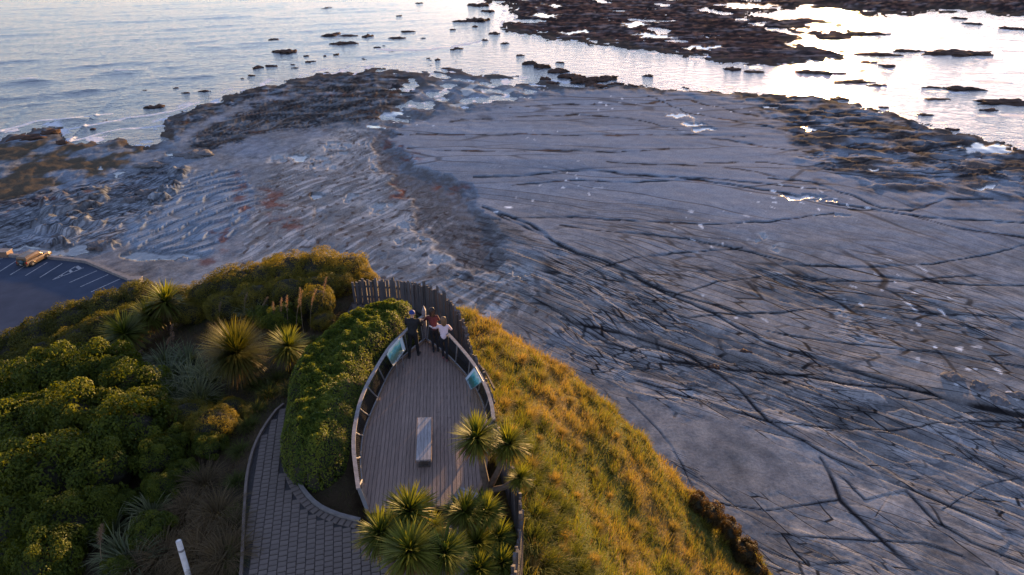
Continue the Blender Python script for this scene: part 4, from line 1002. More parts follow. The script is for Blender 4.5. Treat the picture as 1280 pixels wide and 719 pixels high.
WALL = smooth_line(PP([(617, 528), (630, 560), (641, 588), (648, 615), (650, 650), (646, 690), (639, 728), (630, 780)], 30.9))
palisade(WALL, lambda s: 30.9 - .1 * s, 'short curved timber paling fence between spiky trees and the grass slope', .12, 5)

# white plastic marker pipe among the dry grass
m_pipe = simple('white_pipe', (.70, .70, .70), (.55, .54, .52), .45, 6)
pb = P(240, 735, 29.6); ptop = P(223, 676, 30.9)
pipe = setp(empty('marker_pipe', (pb.x, pb.y, gz(pb.x, pb.y) - .2)), 'white plastic pipe post rising from the dry grass', 'post')
mb = MB(); tz = 30.9; base = Vector(pipe.location); d = P(223, 676, tz) - base
mb.tube([(0, 0, 0), tuple(d)], .065, 14, cap=False); mb.tube([tuple(d), tuple(d * .97)], [.052, .052], 14, cap=True); mb.build('pipe', m_pipe, pipe, True)
mb = MB(); mb.tube([tuple(d * .80), tuple(d * .84)], .068, 14, cap=False); mb.build('scuffed_band', simple('dark_tape', (.12, .11, .11), (.3, .3, .3), .6, 9), pipe)

# ------------------------------------------------------------------ car park
CZ = 1.6
m_asph = simple('asphalt', (.082, .100, .138), (.058, .072, .10), .9, .25, .02, 25, matte=True)
m_line = simple('worn_road_paint', (.50, .50, .49), (.18, .18, .19), .7, 3, .004, 30)
lot = [(-260, 318), (-100, 318), (0, 321.5), (27, 323), (62, 324), (108, 329), (164, 352.5), (172, 372), (150, 420), (60, 520), (-300, 560)]
lp = PP(lot, CZ)
mb = MB(); mb.prism([tuple(p) for p in lp], -.5, CZ); cp = setp(mb.build('car_park', m_asph), kind='structure')
def stripe(z8a, z8b, w=.085):
    f = lambda q: P(q[0] / 5.533, 290 + q[1] / 5.533, CZ + .004)
    a, b_ = f(z8a), f(z8b); t = (b_ - a).normalized(); n = Vector((-t.y, t.x, 0)) * w
    me_ = bpy.data.meshes.new('parking_line'); me_.from_pydata([a - n, a + n, b_ + n, b_ - n], [], [(0, 3, 2, 1)]); me_.materials.append(m_line)
    return obj('parking_line', me_, cp)
for a, b_ in (((-90, 205), (20, 182)), ((-110, 290), (0, 215)), ((0, 272), (125, 192)), ((70, 297), (225, 205)), ((175, 303), (327, 210)), ((275, 315), (430, 218)), ((360, 333), (530, 235)), ((360, 333), (578, 248)), ((480, 350), (670, 268)), ((555, 380), (750, 293)), ((630, 415), (830, 325)), ((715, 445), (900, 358))):
    stripe(a, b_)
stripe((425, 296), (432, 306), .16); stripe((478, 264), (498, 280), .2); stripe((526, 236), (558, 256), .26)
m_conc = simple('sea_wall_concrete', (.26, .245, .235), (.17, .16, .155), .85, 2, .02, 20)
wl = [(-260, 316.5), (-100, 316.5), (-10, 319.5), (24, 321.5), (62, 323), (108, 328), (164.5, 351.5)]
swall = setp(empty('sea_wall', (float(lp[6][0]), float(lp[6][1]), .2)), 'low concrete kerb wall along the sea edge of the car park', 'wall'); r0 = Vector(swall.location)
q = resample(PP(wl, CZ), 2.4)
for a, b_ in zip(q[:-1], q[1:]):
    t = (b_ - a) / np.linalg.norm(b_ - a); a2, b2 = a + t * .02, b_ - t * .02; n = np.array([-t[1], t[0]]) * .28
    mb = MB(); mb.prism([tuple(p - np.array(r0[:2])) for p in (a2 - n, b2 - n, b2 + n, a2 + n)], -.6, CZ + .42 + random.uniform(-.02, .02) - r0.z); mb.build('block', m_conc, swall)
for (a, b_, w, l, h_, lb, c1) in ((7, 320, 1.6, 1.3, 1.15, 'square brown rendered block at the car park edge beside the parked car', (.26, .17, .12)), (170, 353, 1.5, 1.1, .9, 'grey concrete block closing the sea wall at the car park corner', (.2, .19, .2))):
    p = P(a, b_, CZ); o = setp(empty('concrete_block', (p.x, p.y, CZ - .3)), lb, 'block')
    mb = MB(); mb.box((0, 0, h_ / 2), (w, l, h_)); mb.build('body', simple('render', c1, None, .85, 2, .02, 15), o)
    mb = MB(); mb.box((0, 0, h_ + .05), (w + .12, l + .12, .1)); mb.build('cap', m_conc, o)
# ------------------------------------------------------------------ parked four-wheel-drive wagon
m_paint = simple('champagne_paint', (.20, .135, .08), (.18, .12, .07), .28, 2, metal=.35, spec=.6)
m_glass = simple('tinted_glass', (.03, .04, .05), (.02, .03, .035), .06, 2, spec=.8)
m_tyre = simple('tyre_rubber', (.022, .022, .022), (.015, .015, .015), .85, 9)
m_rim = simple('alloy', (.55, .53, .5), (.4, .4, .38), .35, 9, metal=.8)
m_black = simple('black_trim', (.03, .03, .03), (.02, .02, .02), .6, 9)
m_lamp = simple('clear_lamp', (.7, .68, .62), (.6, .6, .58), .1, 9)
m_tail = simple('red_lamp', (.35, .02, .015), (.25, .015, .01), .2, 9)
m_plate = simple('white_plate', (.7, .7, .68), (.6, .6, .6), .4, 9)
ca, cb = P(24, 339, CZ), P(57, 322, CZ); cmid = (P(31, 334, CZ) + P(58, 321.5, CZ)) / 2; ang = math.atan2(cb.y - ca.y, cb.x - ca.x)
car = setp(empty('parked_car', (cmid.x, cmid.y, CZ), ang - math.pi / 2), 'champagne four-wheel-drive wagon parked nose to the sea wall', 'car')
L, W = 4.75, 1.86
def loft(sections, mat, name, parent):
    """sections: (y, half width bottom, half width top, z0, z1) from tail to nose -> closed shell with rounded shoulders"""
    rings = []
    for (y, wb, wt, z0, z1) in sections:
        zr = z1 - z0
        rings.append([(-wb * .94, y, z0), (-wb, y, z0 + zr * .18), (-wb, y, z0 + zr * .6), (-wt * .99, y, z1 - zr * .08), (-wt * .9, y, z1), (wt * .9, y, z1), (wt * .99, y, z1 - zr * .08), (wb, y, z0 + zr * .6), (wb, y, z0 + zr * .18), (wb * .94, y, z0)])
    v = [p for r in rings for p in r]; n = 10; f = []
    for i in range(len(rings) - 1):
        for k_ in range(n):
            k2 = (k_ + 1) % n; f.append((i * n + k_, i * n + k2, (i + 1) * n + k2, (i + 1) * n + k_))
    f += [tuple(range(n)), tuple(range((len(rings) - 1) * n + n - 1, (len(rings) - 1) * n - 1, -1))]
    me_ = bpy.data.meshes.new(name); me_.from_pydata(v, [], f); me_.materials.append(mat); me_.update()
    bm_ = bmesh.new(); bm_.from_mesh(me_); bmesh.ops.recalc_face_normals(bm_, faces=bm_.faces); bm_.to_mesh(me_); bm_.free()
    o = obj(name, me_, parent); md = o.modifiers.new('bevel', 'BEVEL'); md.width = .035; md.segments = 2; md.limit_method = 'ANGLE'
    return o
h = L / 2
body = loft([(-h, .82, .80, .42, .98), (-h + .08, .90, .86, .36, 1.02), (-h + 1.2, .93, .88, .34, 1.03), (0, .93, .88, .34, 1.03), (.75, .93, .87, .34, 1.03), (h - .55, .91, .82, .36, .98), (h - .12, .86, .74, .40, .90), (h, .80, .68, .46, .82)], m_paint, 'body', car)
cab = loft([(-h + .06, .84, .72, 1.0, 1.55), (-h + .22, .85, .72, 1.0, 1.74), (-.4, .86, .73, 1.0, 1.80), (.35, .86, .72, 1.0, 1.76), (1.05, .84, .62, .98, 1.06)], m_paint, 'cabin', car)
for sx_ in (-1, 1):   # side windows, slightly proud of the cabin
    for (y0, y1, y1t) in ((-h + .35, -1.15, -1.15), (-1.05, -.25, -.25), (-.15, .78, .42)):
        me_ = bpy.data.meshes.new('window')
        v = [(sx_ * .872, y0, 1.12), (sx_ * .872, y1, 1.12), (sx_ * .765, y1t, 1.64), (sx_ * .765, y0 + .06, 1.64)]
        v += [(a * .97, b_, c_) for a, b_, c_ in v]
        me_.from_pydata(v, [], [(0, 1, 2, 3), (7, 6, 5, 4), (0, 4, 5, 1), (1, 5, 6, 2), (2, 6, 7, 3), (3, 7, 4, 0)]); me_.materials.append(m_glass); obj('window', me_, car)
mb = MB(); mb.add([(-.74, 1.05, 1.06), (.74, 1.05, 1.06), (.66, .46, 1.72), (-.66, .46, 1.72), (-.74, .98, 1.03), (.74, .98, 1.03), (.66, .40, 1.69), (-.66, .40, 1.69)], [(0, 1, 2, 3), (7, 6, 5, 4), (0, 4, 5, 1), (1, 5, 6, 2), (2, 6, 7, 3), (3, 7, 4, 0)]); mb.build('windscreen', m_glass, car)
mb = MB(); mb.add([(.72, -h + .04, 1.08), (-.72, -h + .04, 1.08), (-.64, -h + .13, 1.6), (.64, -h + .13, 1.6), (.72, -h + .1, 1.08), (-.72, -h + .1, 1.08), (-.64, -h + .2, 1.6), (.64, -h + .2, 1.6)], [(0, 1, 2, 3), (7, 6, 5, 4), (0, 4, 5, 1), (1, 5, 6, 2), (2, 6, 7, 3), (3, 7, 4, 0)])
mb.build('rear_window', simple('teal_reflecting_glass', (.03, .10, .12), (.03, .08, .1), .08, 2, spec=.8), car)  # teal reflection put into the glass base colour
for sx_ in (-1, 1):
    for y in (-1.38, 1.42):
        w = empty('wheel', (sx_ * .84, y, .36)); w.parent = car
        mb = MB(); prof = [(.22, -.12), (.33, -.13), (.365, -.09), (.365, .09), (.33, .13), (.22, .12)]
        v = []; f = []; sg = 20
        for k_ in range(sg):
            a = 2 * math.pi * k_ / sg
            for rr_, ww in prof: v.append((ww, rr_ * math.cos(a), rr_ * math.sin(a)))
        for k_ in range(sg):
            for j in range(6): f.append((k_ * 6 + j, k_ * 6 + (j + 1) % 6, ((k_ + 1) % sg) * 6 + (j + 1) % 6, ((k_ + 1) % sg) * 6 + j))
        mb.add(v, f); mb.build('tyre', m_tyre, w, True)
        mb = MB(); mb.tube([(-.10, 0, 0), (.10, 0, 0)], .20, 16)
        for k_ in range(5):
            a = 2 * math.pi * k_ / 5; mb.box((sx_ * .112, .12 * math.cos(a), .12 * math.sin(a)), (.02, .06, .2), rx=a + math.pi / 2 - math.pi / 2)
        mb.build('rim', m_rim, w)
        mb = MB(); n = 12
        pts = [(sx_ * .955, y + .47 * math.cos(math.pi * k_ / n), .36 + .47 * math.sin(math.pi * k_ / n)) for k_ in range(n + 1)]
        mb.tube(pts, .045, 6); mb.build('wheel_arch', m_paint, car, True)
    mb = MB(); mb.box((sx_ * .66, h - .05, .76), (.30, .10, .16)); mb.build('headlight', m_lamp, car)
    mb = MB(); mb.box((sx_ * .80, -h + .03, .88), (.14, .08, .32)); mb.build('tail_light', m_tail, car)
    mb = MB(); mb.box((sx_ * 1.0, .78, 1.12), (.2, .10, .15)); mb.build('wing_mirror', m_black, car)
    mb = MB(); mb.box((sx_ * .95, -.1, .38), (.07, 2.0, .08)); mb.build('running_board', m_black, car)
    mb = MB(); mb.tube([(sx_ * .62, -1.9, 1.80), (sx_ * .62, -1.8, 1.85), (sx_ * .62, .2, 1.87), (sx_ * .62, .3, 1.80)], .022, 6); mb.build('roof_rail', m_black, car)
    for y in (-.6, .25):
        mb = MB(); mb.box((sx_ * .945, y - .3, .88), (.03, .16, .03)); mb.build('door_handle', m_black, car)
mb = MB(); mb.box((0, -h - .05, .52), (1.74, .16, .22)); mb.build('rear_bumper', m_black, car)
mb = MB(); mb.box((0, h + .02, .50), (1.66, .16, .22)); mb.build('front_bumper', m_black, car)
mb = MB(); mb.box((0, h - .01, .76), (.8, .06, .14)); mb.build('grille', m_black, car)
mb = MB(); mb.box((0, -h - .145, .66), (.42, .03, .12)); mb.build('number_plate', m_plate, car)
mb = MB(); mb.tube([(.12, -h - .02, 1.0), (.12, -h - .2, 1.0)], .34, 18); mb.build('spare_wheel', simple('spare_cover', (.05, .11, .13), (.04, .08, .1), .4, 5), car, True)
# ------------------------------------------------------------------ people
def person(name, px, py, yaw, height, label, pose, cloth, hair):
    """pose: dict of joint positions (unit height 1.75 m, x right, y forward, z up); one voxel-joined skin"""
    J = {k_: Vector(v) for k_, v in pose.items()}
    caps = []   # a, b, ra, rb, material
    def c(a, b_, ra, rb, m): caps.append((Vector(a), Vector(b_), ra, rb, m))
    SK, TOP, LEG, SHOE = 0, 1, 2, 3
    hips, chest, neck, head = J['hips'], J['chest'], J['neck'], J['head']
    fwd = (J['face'] - head).normalized(); right = fwd.cross(Vector((0, 0, 1))).normalized(); up = right.cross(fwd)
    c(hips + Vector((-.07, 0, -.02)), hips + Vector((.07, 0, -.02)), .115, .115, LEG)
    waist = hips.lerp(chest, .45)
    c(hips + Vector((0, 0, .04)), waist, .135 * cloth.get('loose', 1), .125 * cloth.get('loose', 1), TOP)
    for sx_ in (-1, 1): c(waist + Vector((.03 * sx_, 0, 0)), chest + Vector((.065 * sx_, 0, .02)), .115 * cloth.get('loose', 1), .118 * cloth.get('loose', 1), TOP)
    c(J['shl'].lerp(chest, .25), J['shr'].lerp(chest, .25), .085, .085, TOP)
    c(chest + Vector((0, 0, .08)), neck, .08, .06, TOP); c(neck, head - up * .06, .052, .05, SK)
    # head: skull, jaw, nose, ears
    c(head + up * .02 - fwd * .015, head + up * .02 + fwd * .02, .092, .085, SK); c(head - up * .05 + fwd * .03, head - up * .06 + fwd * .045, .058, .048, SK)
    c(head + fwd * .10 + up * .0, head + fwd * .112 - up * .025, .012, .016, SK)
    for sx_ in (-1, 1): c(head + right * .088 * sx_ - up * .015, head + right * .092 * sx_ + up * .02, .016, .018, SK)
    for s_ in ('l', 'r'):
        sh, el, wr, ha = J['sh' + s_], J['el' + s_], J['wr' + s_], J['ha' + s_]
        c(sh, el, .062 * cloth.get('loose', 1), .047, TOP)
        mw = el.lerp(wr, .92); c(el, mw, .046, .034, TOP if cloth['sleeve'] else SK); c(mw, wr, .03, .027, SK)
        d = (ha - wr).normalized(); sd = d.cross(Vector((0, 0, 1)))
        sd = sd.normalized() if sd.length > .1 else Vector((1, 0, 0)); dn = sd.cross(d).normalized()
        palm = wr + d * .085
        for k_ in (-1, 0, 1): c(wr + sd * .012 * k_, palm + sd * .026 * k_, .018, .015, SK)
        for k_, ln in ((-1.5, .062), (-.5, .078), (.5, .074), (1.5, .056)):
            a = palm + sd * .02 * k_; m1 = a + d * ln * .55 + dn * .004 - Vector((0, 0, .006)); c(a, m1, .0105, .0095, SK); c(m1, m1 + d * ln * .35 - Vector((0, 0, .022)), .0095, .0085, SK)
        tb = wr + d * .03; sgn = 1 if s_ == 'l' else -1
        c(tb, tb + d * .03 + sd * .042 * sgn, .014, .012, SK); c(tb + d * .03 + sd * .042 * sgn, tb + d * .065 + sd * .05 * sgn, .012, .01, SK)
        hp = hips + Vector((-.09 if s_ == 'l' else .09, 0, -.03)); kn, an = J['kn' + s_], J['an' + s_]
        c(hp, kn, .092, .060, LEG); cf = kn.lerp(an, .3) + Vector((0, -.012, 0)); c(kn, cf, .058, .056, LEG); c(cf, an, .054, .038 * cloth.get('cuff', 1), LEG)
        tw = J['to' + s_]; c(an - Vector((0, .02, .03)), Vector((an.x, an.y - .03, .04)), .042, .042, SHOE); c(Vector((an.x, an.y - .02, .042)), tw, .044, .034, SHOE)
    k_ = height / 1.75
    mb = MB()
    for a, b_, ra, rb, m in caps:
        n = 5; pts = []; rad = []
        ax = (b_ - a); ln = ax.length; ax = ax.normalized() if ln > 1e-6 else Vector((0, 0, 1))
        for i in range(n + 1):
            t = math.pi / 2 * i / n; pts.append(a - ax * ra * math.cos(t)); rad.append(max(.0008, ra * math.sin(t)))
        for i in range(n + 1):
            t = math.pi / 2 * (1 - i / n); pts.append(b_ + ax * rb * math.cos(t)); rad.append(max(.0008, rb * math.sin(t)))
        mb.tube(pts, rad, 10)
    me_ = mb.mesh('body_raw', []); tmp = bpy.data.objects.new('tmp_body', me_); col.objects.link(tmp)
    md = tmp.modifiers.new('r', 'REMESH'); md.mode = 'VOXEL'; md.voxel_size = .0125
    ms = tmp.modifiers.new('s', 'SMOOTH'); ms.iterations = 2; ms.factor = .5
    dg = bpy.context.evaluated_depsgraph_get(); dg.update(); bm_me = bpy.data.meshes.new_from_object(tmp.evaluated_get(dg)); bpy.data.objects.remove(tmp)
    bm_me.name = 'body'; bm_me.materials.clear()
    for m in (cloth['skin'], cloth['top'], cloth['leg'], cloth['shoe']): bm_me.materials.append(m)
    nf = len(bm_me.polygons); cen = np.zeros(nf * 3); bm_me.polygons.foreach_get('center', cen); cen = cen.reshape(-1, 3)
    best = np.full(nf, 1e9); mi = np.zeros(nf, int)
    for a, b_, ra, rb, m in caps:
        A_, B_ = np.array(a), np.array(b_); e = B_ - A_; t = np.clip(((cen - A_) @ e) / (e @ e + 1e-9), 0, 1)
        d = np.linalg.norm(cen - A_ - t[:, None] * e, axis=1) - (ra + (rb - ra) * t)
        n_ = d < best; best = np.where(n_, d, best); mi = np.where(n_, m, mi)
    bm_me.polygons.foreach_set('material_index', mi); bm_me.polygons.foreach_set('use_smooth', np.ones(nf, bool)); bm_me.update()
    p = P(px, py, DECK_Z); root = setp(empty('person', (p.x, p.y, DECK_Z + .004), R(yaw)), label, 'person'); root.scale = (k_,) * 3
    obj('body', bm_me, root)
    # eyes and mouth
    mb = MB()
    for sx_ in (-1, 1): mb.tube([tuple(head + fwd * .083 + right * .033 * sx_ + up * .012), tuple(head + fwd * .095 + right * .033 * sx_ + up * .012)], [.012, .006], 8)
    mb.tube([tuple(head + fwd * .088 - up * .058 - right * .022), tuple(head + fwd * .092 - up * .058 + right * .022)], .006, 6); mb.build('eyes_and_mouth', M_DARK, root)
    kind, hm = hair
    v = ICO_V.copy()
    if kind == 'long':
        # cap of hair falling past the shoulders
        f_, r_, u_ = np.array(fwd), np.array(right), np.array(up)
        q = v.copy(); w = .112 + 0 * q[:, 0]
        pts = q[:, 0:1] * r_ * .112 + q[:, 1:2] * f_ * .112 + q[:, 2:3] * u_ * .115 - f_ * .02 + u_ * .03
        low = np.clip(-q[:, 2], 0, 1)
        pts = pts + (np.array([0, 0, -1.0]) * .30 - f_ * .05)[None] * (low ** 1.2)[:, None]
        front = (q[:, 1] > .25) & (q[:, 2] < .45)
        pts = pts - f_[None] * (front * (q[:, 1] - .25) * .17)[:, None]
        pts = pts + (.012 * np.sin(q[:, 0] * 30 + q[:, 2] * 6))[:, None] * -f_[None]
        hm_me = mesh_np('hair', pts + np.array(head), ICO_F, np.full(len(ICO_F), 3), hm, True); obj('hair', hm_me, root)
    else:
        f_, r_, u_ = np.array(fwd), np.array(right), np.array(up); q = v.copy(); q[:, 2] = np.maximum(q[:, 2], -.12)
        pts = q[:, 0:1] * r_ * .104 + q[:, 1:2] * f_ * .112 + q[:, 2:3] * u_ * .112 + u_ * .035 - f_ * .005
        obj('cap', mesh_np('cap', pts + np.array(head), ICO_F, np.full(len(ICO_F), 3), hm, True), root)
        if kind == 'cap':
            mb = MB(); n = 8; fan = [(math.cos(math.pi * k2 / n), math.sin(math.pi * k2 / n)) for k2 in range(n + 1)]
            poly = [head + right * a * .08 + fwd * (.08 + b_ * .085) + up * .03 for a, b_ in fan]
            mb.add([tuple(x_) for x_ in poly] + [tuple(x_ + up * .012) for x_ in poly], [tuple(range(n, -1, -1)), tuple(range(n + 1, 2 * n + 2))] + [(i, i + 1, n + 2 + i, n + 1 + i) for i in range(n)]); mb.build('cap_peak', hm, root)
    return root
M_DARK = simple('dark_features', (.03, .015, .012), (.02, .01, .01), .5, 9)
skin = simple('skin', (.48, .30, .22), (.42, .26, .19), .55, 9); blackc = simple('black_cloth', (.014, .014, .016), (.010, .010, .011), .85, 12, .004, 60)
navy = simple('dark_leggings', (.018, .018, .024), (.012, .012, .016), .8, 12); pinkc = simple('pale_pink_cloth', (.70, .55, .58), (.60, .47, .50), .85, 8, .004, 50)
maroon = simple('maroon_cloth', (.10, .022, .025), (.07, .016, .018), .85, 8, .004, 50); shoe = simple('dark_shoe', (.03, .03, .032), (.02, .02, .02), .7, 9); pshoe = simple('pink_shoe', (.25, .10, .10), (.2, .08, .08), .7, 9)
bluecap = simple('blue_cap', (.015, .04, .22), (.012, .03, .16), .7, 8); brownh = simple('light_brown_hair', (.22, .12, .06), (.13, .07, .035), .5, 14, .004, 60); darkh = simple('dark_hair', (.03, .017, .012), (.018, .01, .008), .45, 14, .004, 60)
whitec = simple('white_cloth', (.72, .68, .66), (.6, .56, .55), .85, 8)
stand = dict(hips=(0, 0, .95), chest=(0, .05, 1.28), neck=(0, .07, 1.47), head=(0, .10, 1.62), face=(0, 1.1, 1.50))
def P_(**k_): d = dict(stand); d.update(k_); return d
man = P_(shl=(-.20, .06, 1.41), shr=(.20, .06, 1.41), ell=(-.27, .20, 1.16), elr=(.27, .20, 1.16), wrl=(-.20, .43, 1.07), wrr=(.19, .43, 1.07), hal=(-.16, .52, 1.065), har=(.15, .52, 1.065),
         knl=(-.12, .01, .50), knr=(.10, .08, .50), anl=(-.14, -.12, .09), anr=(.12, .10, .09), tol=(-.16, .05, .04), tor=(.15, .27, .04))
person('person', 518, 446, -6, 1.80, 'person in black jacket and trousers with a blue cap beside the printed panel', man, dict(skin=skin, top=blackc, leg=blackc, shoe=shoe, sleeve=True, loose=1.16, cuff=1.35), ('cap', bluecap))
w1 = P_(chest=(-.02, .09, 1.27), neck=(-.03, .13, 1.45), head=(-.03, .17, 1.60), face=(-.3, 1.1, 1.45), shl=(-.19, .12, 1.39), shr=(.14, .10, 1.39), ell=(-.30, .30, 1.18), elr=(.22, .26, 1.16), wrl=(-.42, .50, 1.09), wrr=(.12, .44, 1.05), hal=(-.46, .58, 1.08), har=(.05, .50, 1.05),
        knl=(-.07, .04, .50), knr=(.09, .05, .50), anl=(-.06, -.05, .09), anr=(.11, -.03, .09), tol=(-.07, .12, .04), tor=(.14, .14, .04))
pw = person('person', 544, 439, 12, 1.70, 'person with long dark hair in maroon top leaning out between two companions', w1, dict(skin=skin, top=maroon, leg=navy, shoe=shoe, sleeve=False, loose=.9), ('long', darkh))
mb = MB(); ring = [(.145 * math.cos(a), .05 + .125 * math.sin(a), 1.03 + .05 * math.sin(a * 2 + .5)) for a in np.linspace(0, 2 * math.pi, 25)]
mb.tube(ring, .028, 8); mb.tube([(.13, .0, 1.03), (.19, -.03, .92), (.20, -.02, .80)], [.03, .035, .02], 8); mb.build('tied_shirt', whitec, pw, True)
w2 = P_(chest=(.02, .09, 1.26), neck=(.02, .14, 1.44), head=(.02, .17, 1.59), face=(-.25, 1.1, 1.42), shl=(-.15, .12, 1.38), shr=(.18, .10, 1.37), ell=(-.27, .30, 1.20), elr=(.30, .22, 1.15), wrl=(-.38, .50, 1.10), wrr=(.27, .43, 1.06), hal=(-.42, .58, 1.09), har=(.20, .49, 1.06),
        knl=(-.07, .08, .50), knr=(.10, -.02, .50), anl=(-.05, .07, .09), anr=(.07, -.16, .09), tol=(-.06, .24, .04), tor=(.10, .01, .04))
person('person', 556, 449, 8, 1.63, 'person with light brown hair in pale pink top and dark leggings leaning at the railing', w2, dict(skin=skin, top=pinkc, leg=navy, shoe=pshoe, sleeve=True, loose=.95), ('long', brownh))
# ------------------------------------------------------------------ planting
def attr_leaf_mat(name, rough=.6, trans=.38, tmul=(1.6, 1.35, .4), spec=.2):
    m, nt, b, out = new_mat(name)
    at = nd(nt, 'ShaderNodeAttribute', attribute_name='Col'); oi = nd(nt, 'ShaderNodeObjectInfo')
    c = mixc(nt, 1.0, at.outputs['Color'], mixc(nt, oi.outputs['Random'], (.78, .84, .85), (1.22, 1.14, 1.05)), 'MULTIPLY')
    nt.links.new(c, b.inputs['Base Color']); b.inputs['Roughness'].default_value = rough; b.inputs['Specular IOR Level'].default_value = spec
    tr = nd(nt, 'ShaderNodeBsdfTranslucent'); nt.links.new(mixc(nt, 1.0, c, tmul, 'MULTIPLY'), tr.inputs[0])
    mx = nd(nt, 'ShaderNodeMixShader'); mx.inputs[0].default_value = trans
    nt.links.new(b.outputs[0], mx.inputs[1]); nt.links.new(tr.outputs[0], mx.inputs[2]); nt.links.new(mx.outputs[0], out.inputs[0]); return m
m_leaf = attr_leaf_mat('broad_leaf'); m_blade = attr_leaf_mat('grass_blade', .7, .45, (1.35, 1.2, .6), .15); m_sword = attr_leaf_mat('sword_leaf', .6, .35, (1.5, 1.3, .4), .2)
m_bark = simple('grey_bark', (.14, .11, .085), (.07, .055, .045), .9, 8, .02, 30); m_core = simple('core_shade', (.030, .030, .014), (.018, .016, .010), .95, 5, .05, 12)
def unit(v): return v / (np.linalg.norm(v, axis=1, keepdims=True) + 1e-9)
def leaves_mesh(name, pos, nrm, L, Wd, colr, r, mat):
    """one folded diamond per leaf"""
    n = len(pos); rv = unit(r.normal(size=(n, 3))); t = unit(np.cross(nrm, rv)); s = np.cross(nrm, t)
    t = unit(t + nrm * r.uniform(-.1, .55, (n, 1)))
    L = L * r.uniform(.7, 1.3, (n, 1)); Wd = Wd * r.uniform(.75, 1.25, (n, 1))
    v = np.stack([pos - t * L * .5, pos + s * Wd * .5 + nrm * Wd * .12, pos + t * L * .5 - nrm * L * .08, pos - s * Wd * .5 + nrm * Wd * .12], 1).reshape(-1, 3)
    return mesh_np(name, v, np.arange(4 * n).reshape(-1, 4), np.full(n, 4), mat, False, {'Col': np.repeat(np.clip(colr, .004, 1), 4, 0)})
def bush_mesh(name, seed, n_leaf, leaf, c_dark, c_light, clump=.34, n_cl=60, flat=.75, aspect=.55, lo=.70):
    r = np.random.default_rng(seed)
    d = unit(r.normal(size=(n_cl * 3, 3))); d = d[d[:, 2] > -.35][:n_cl]
    rad = r.uniform(lo, .98, (len(d), 1)); cc = d * rad * np.array([1, 1, flat]); cr = clump * r.uniform(.65, 1.25, len(d))
    # skirt so that the crown reaches the ground
    k_ = r.integers(0, len(d), n_leaf); e = unit(r.normal(size=(n_leaf, 3)) + d[k_] * .9)
    depth = 1 - np.abs(r.normal(0, .16, n_leaf)); p = cc[k_] + e * (cr[k_] * depth)[:, None]
    nr = unit(e + d[k_] * .5 + r.normal(0, .45, (n_leaf, 3)))
    tone = r.random(len(d))[k_] * .5 + r.random(n_leaf) * .5
    colr = np.array(c_dark) + (np.array(c_light) - np.array(c_dark)) * tone[:, None]
    return leaves_mesh(name, p, nr, leaf, leaf * aspect, colr, r, m_leaf)
def core_mesh(name, seed, k_=.80, flat=.75):  # solid blob behind the leaves; crown shade put into its dark colour
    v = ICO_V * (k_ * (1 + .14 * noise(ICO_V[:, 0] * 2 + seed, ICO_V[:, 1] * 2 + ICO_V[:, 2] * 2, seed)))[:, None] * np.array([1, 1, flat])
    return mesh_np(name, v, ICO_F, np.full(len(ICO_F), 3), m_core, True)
def stem_mesh(name, seed):
    r = random.Random(seed); mb = MB()
    for i in range(5):
        a = r.uniform(0, 6.28); mb.tube([(.05 * math.cos(a), .05 * math.sin(a), -.75), (.15 * math.cos(a), .15 * math.sin(a), -.2), (.5 * math.cos(a), .5 * math.sin(a), .35)], [.06, .045, .015], 6)
    return mb.mesh(name, m_bark)
KIND = dict(
    broad=[(bush_mesh('foliage', 300 + i, 9500, .085, (.024, .048, .006), (.125, .150, .015), .33, 44, .8, .55, .52), core_mesh('dark_core', i, .66), stem_mesh('stem', i)) for i in range(3)],
    scrub=[(bush_mesh('foliage', 320 + i, 9500, .060, (.045, .058, .012), (.135, .130, .024), .26, 90, .6), core_mesh('dark_core', i + 5, .82, .6), stem_mesh('stem', i + 5)) for i in range(2)],
    gold=[(bush_mesh('foliage', 340 + i, 10500, .062, (.075, .082, .012), (.23, .19, .028), .25, 100, .7, .4), core_mesh('dark_core', i + 9, .82, .7), stem_mesh('stem', i + 9)) for i in range(3)],
    brown=[(bush_mesh('foliage', 360 + i, 6000, .10, (.035, .026, .010), (.10, .065, .022), .3, 50, .8), core_mesh('dark_core', i + 15), stem_mesh('stem', i + 15)) for i in range(2)])
cnt = 0
def bush(kind, px, py, rpx, label, group, zs=1.0, name='shrub'):
    global cnt
    h0 = hit(px, py, .6); dd = h0.y * CP + (CAM_Z - h0.z) * SP; rad = rpx * dd / FPX
    h0 = hit(px, py, rad * .55 * zs); f, c_, s_ = KIND[kind][cnt % len(KIND[kind])]
    o = setp(empty(name, (h0.x, h0.y, h0.z), random.uniform(0, 6.28)), label, 'shrub', group); o.scale = (rad * random.uniform(.92, 1.1), rad * random.uniform(.92, 1.1), rad * zs)
    setp(obj('foliage', f, o), kind='stuff'); obj('dark_core', c_, o); obj('stem', s_, o); cnt += 1
    return o
G1 = 'dark broadleaf shrubs massed on the hill'; L1 = 'rounded dark green broadleaf shrub in the mass beside the dry grass'
for q in [(25, 500, 38), (75, 482, 40), (125, 474, 36), (170, 492, 34), (40, 548, 42), (100, 532, 44), (160, 548, 42), (197, 578, 24), (20, 603, 45), (75, 602, 48), (130, 592, 40), (25, 662, 40), (85, 662, 36), (60, 706, 36), (8, 715, 34), (122, 642, 28), (182, 522, 28), (-25, 560, 40), (-30, 640, 44)]:
    bush('broad', q[0], q[1], q[2] * 1.15, L1, G1, 1.2)
bush('broad', 160, 633, 22, 'small sunlit shrub standing in front of the dark broadleaf mass', None)
bush('broad', 55, 703, 22, 'low broadleaf shrub with yellow-lit tips beside the single plume', None)
G2 = 'low scrub above the car park'
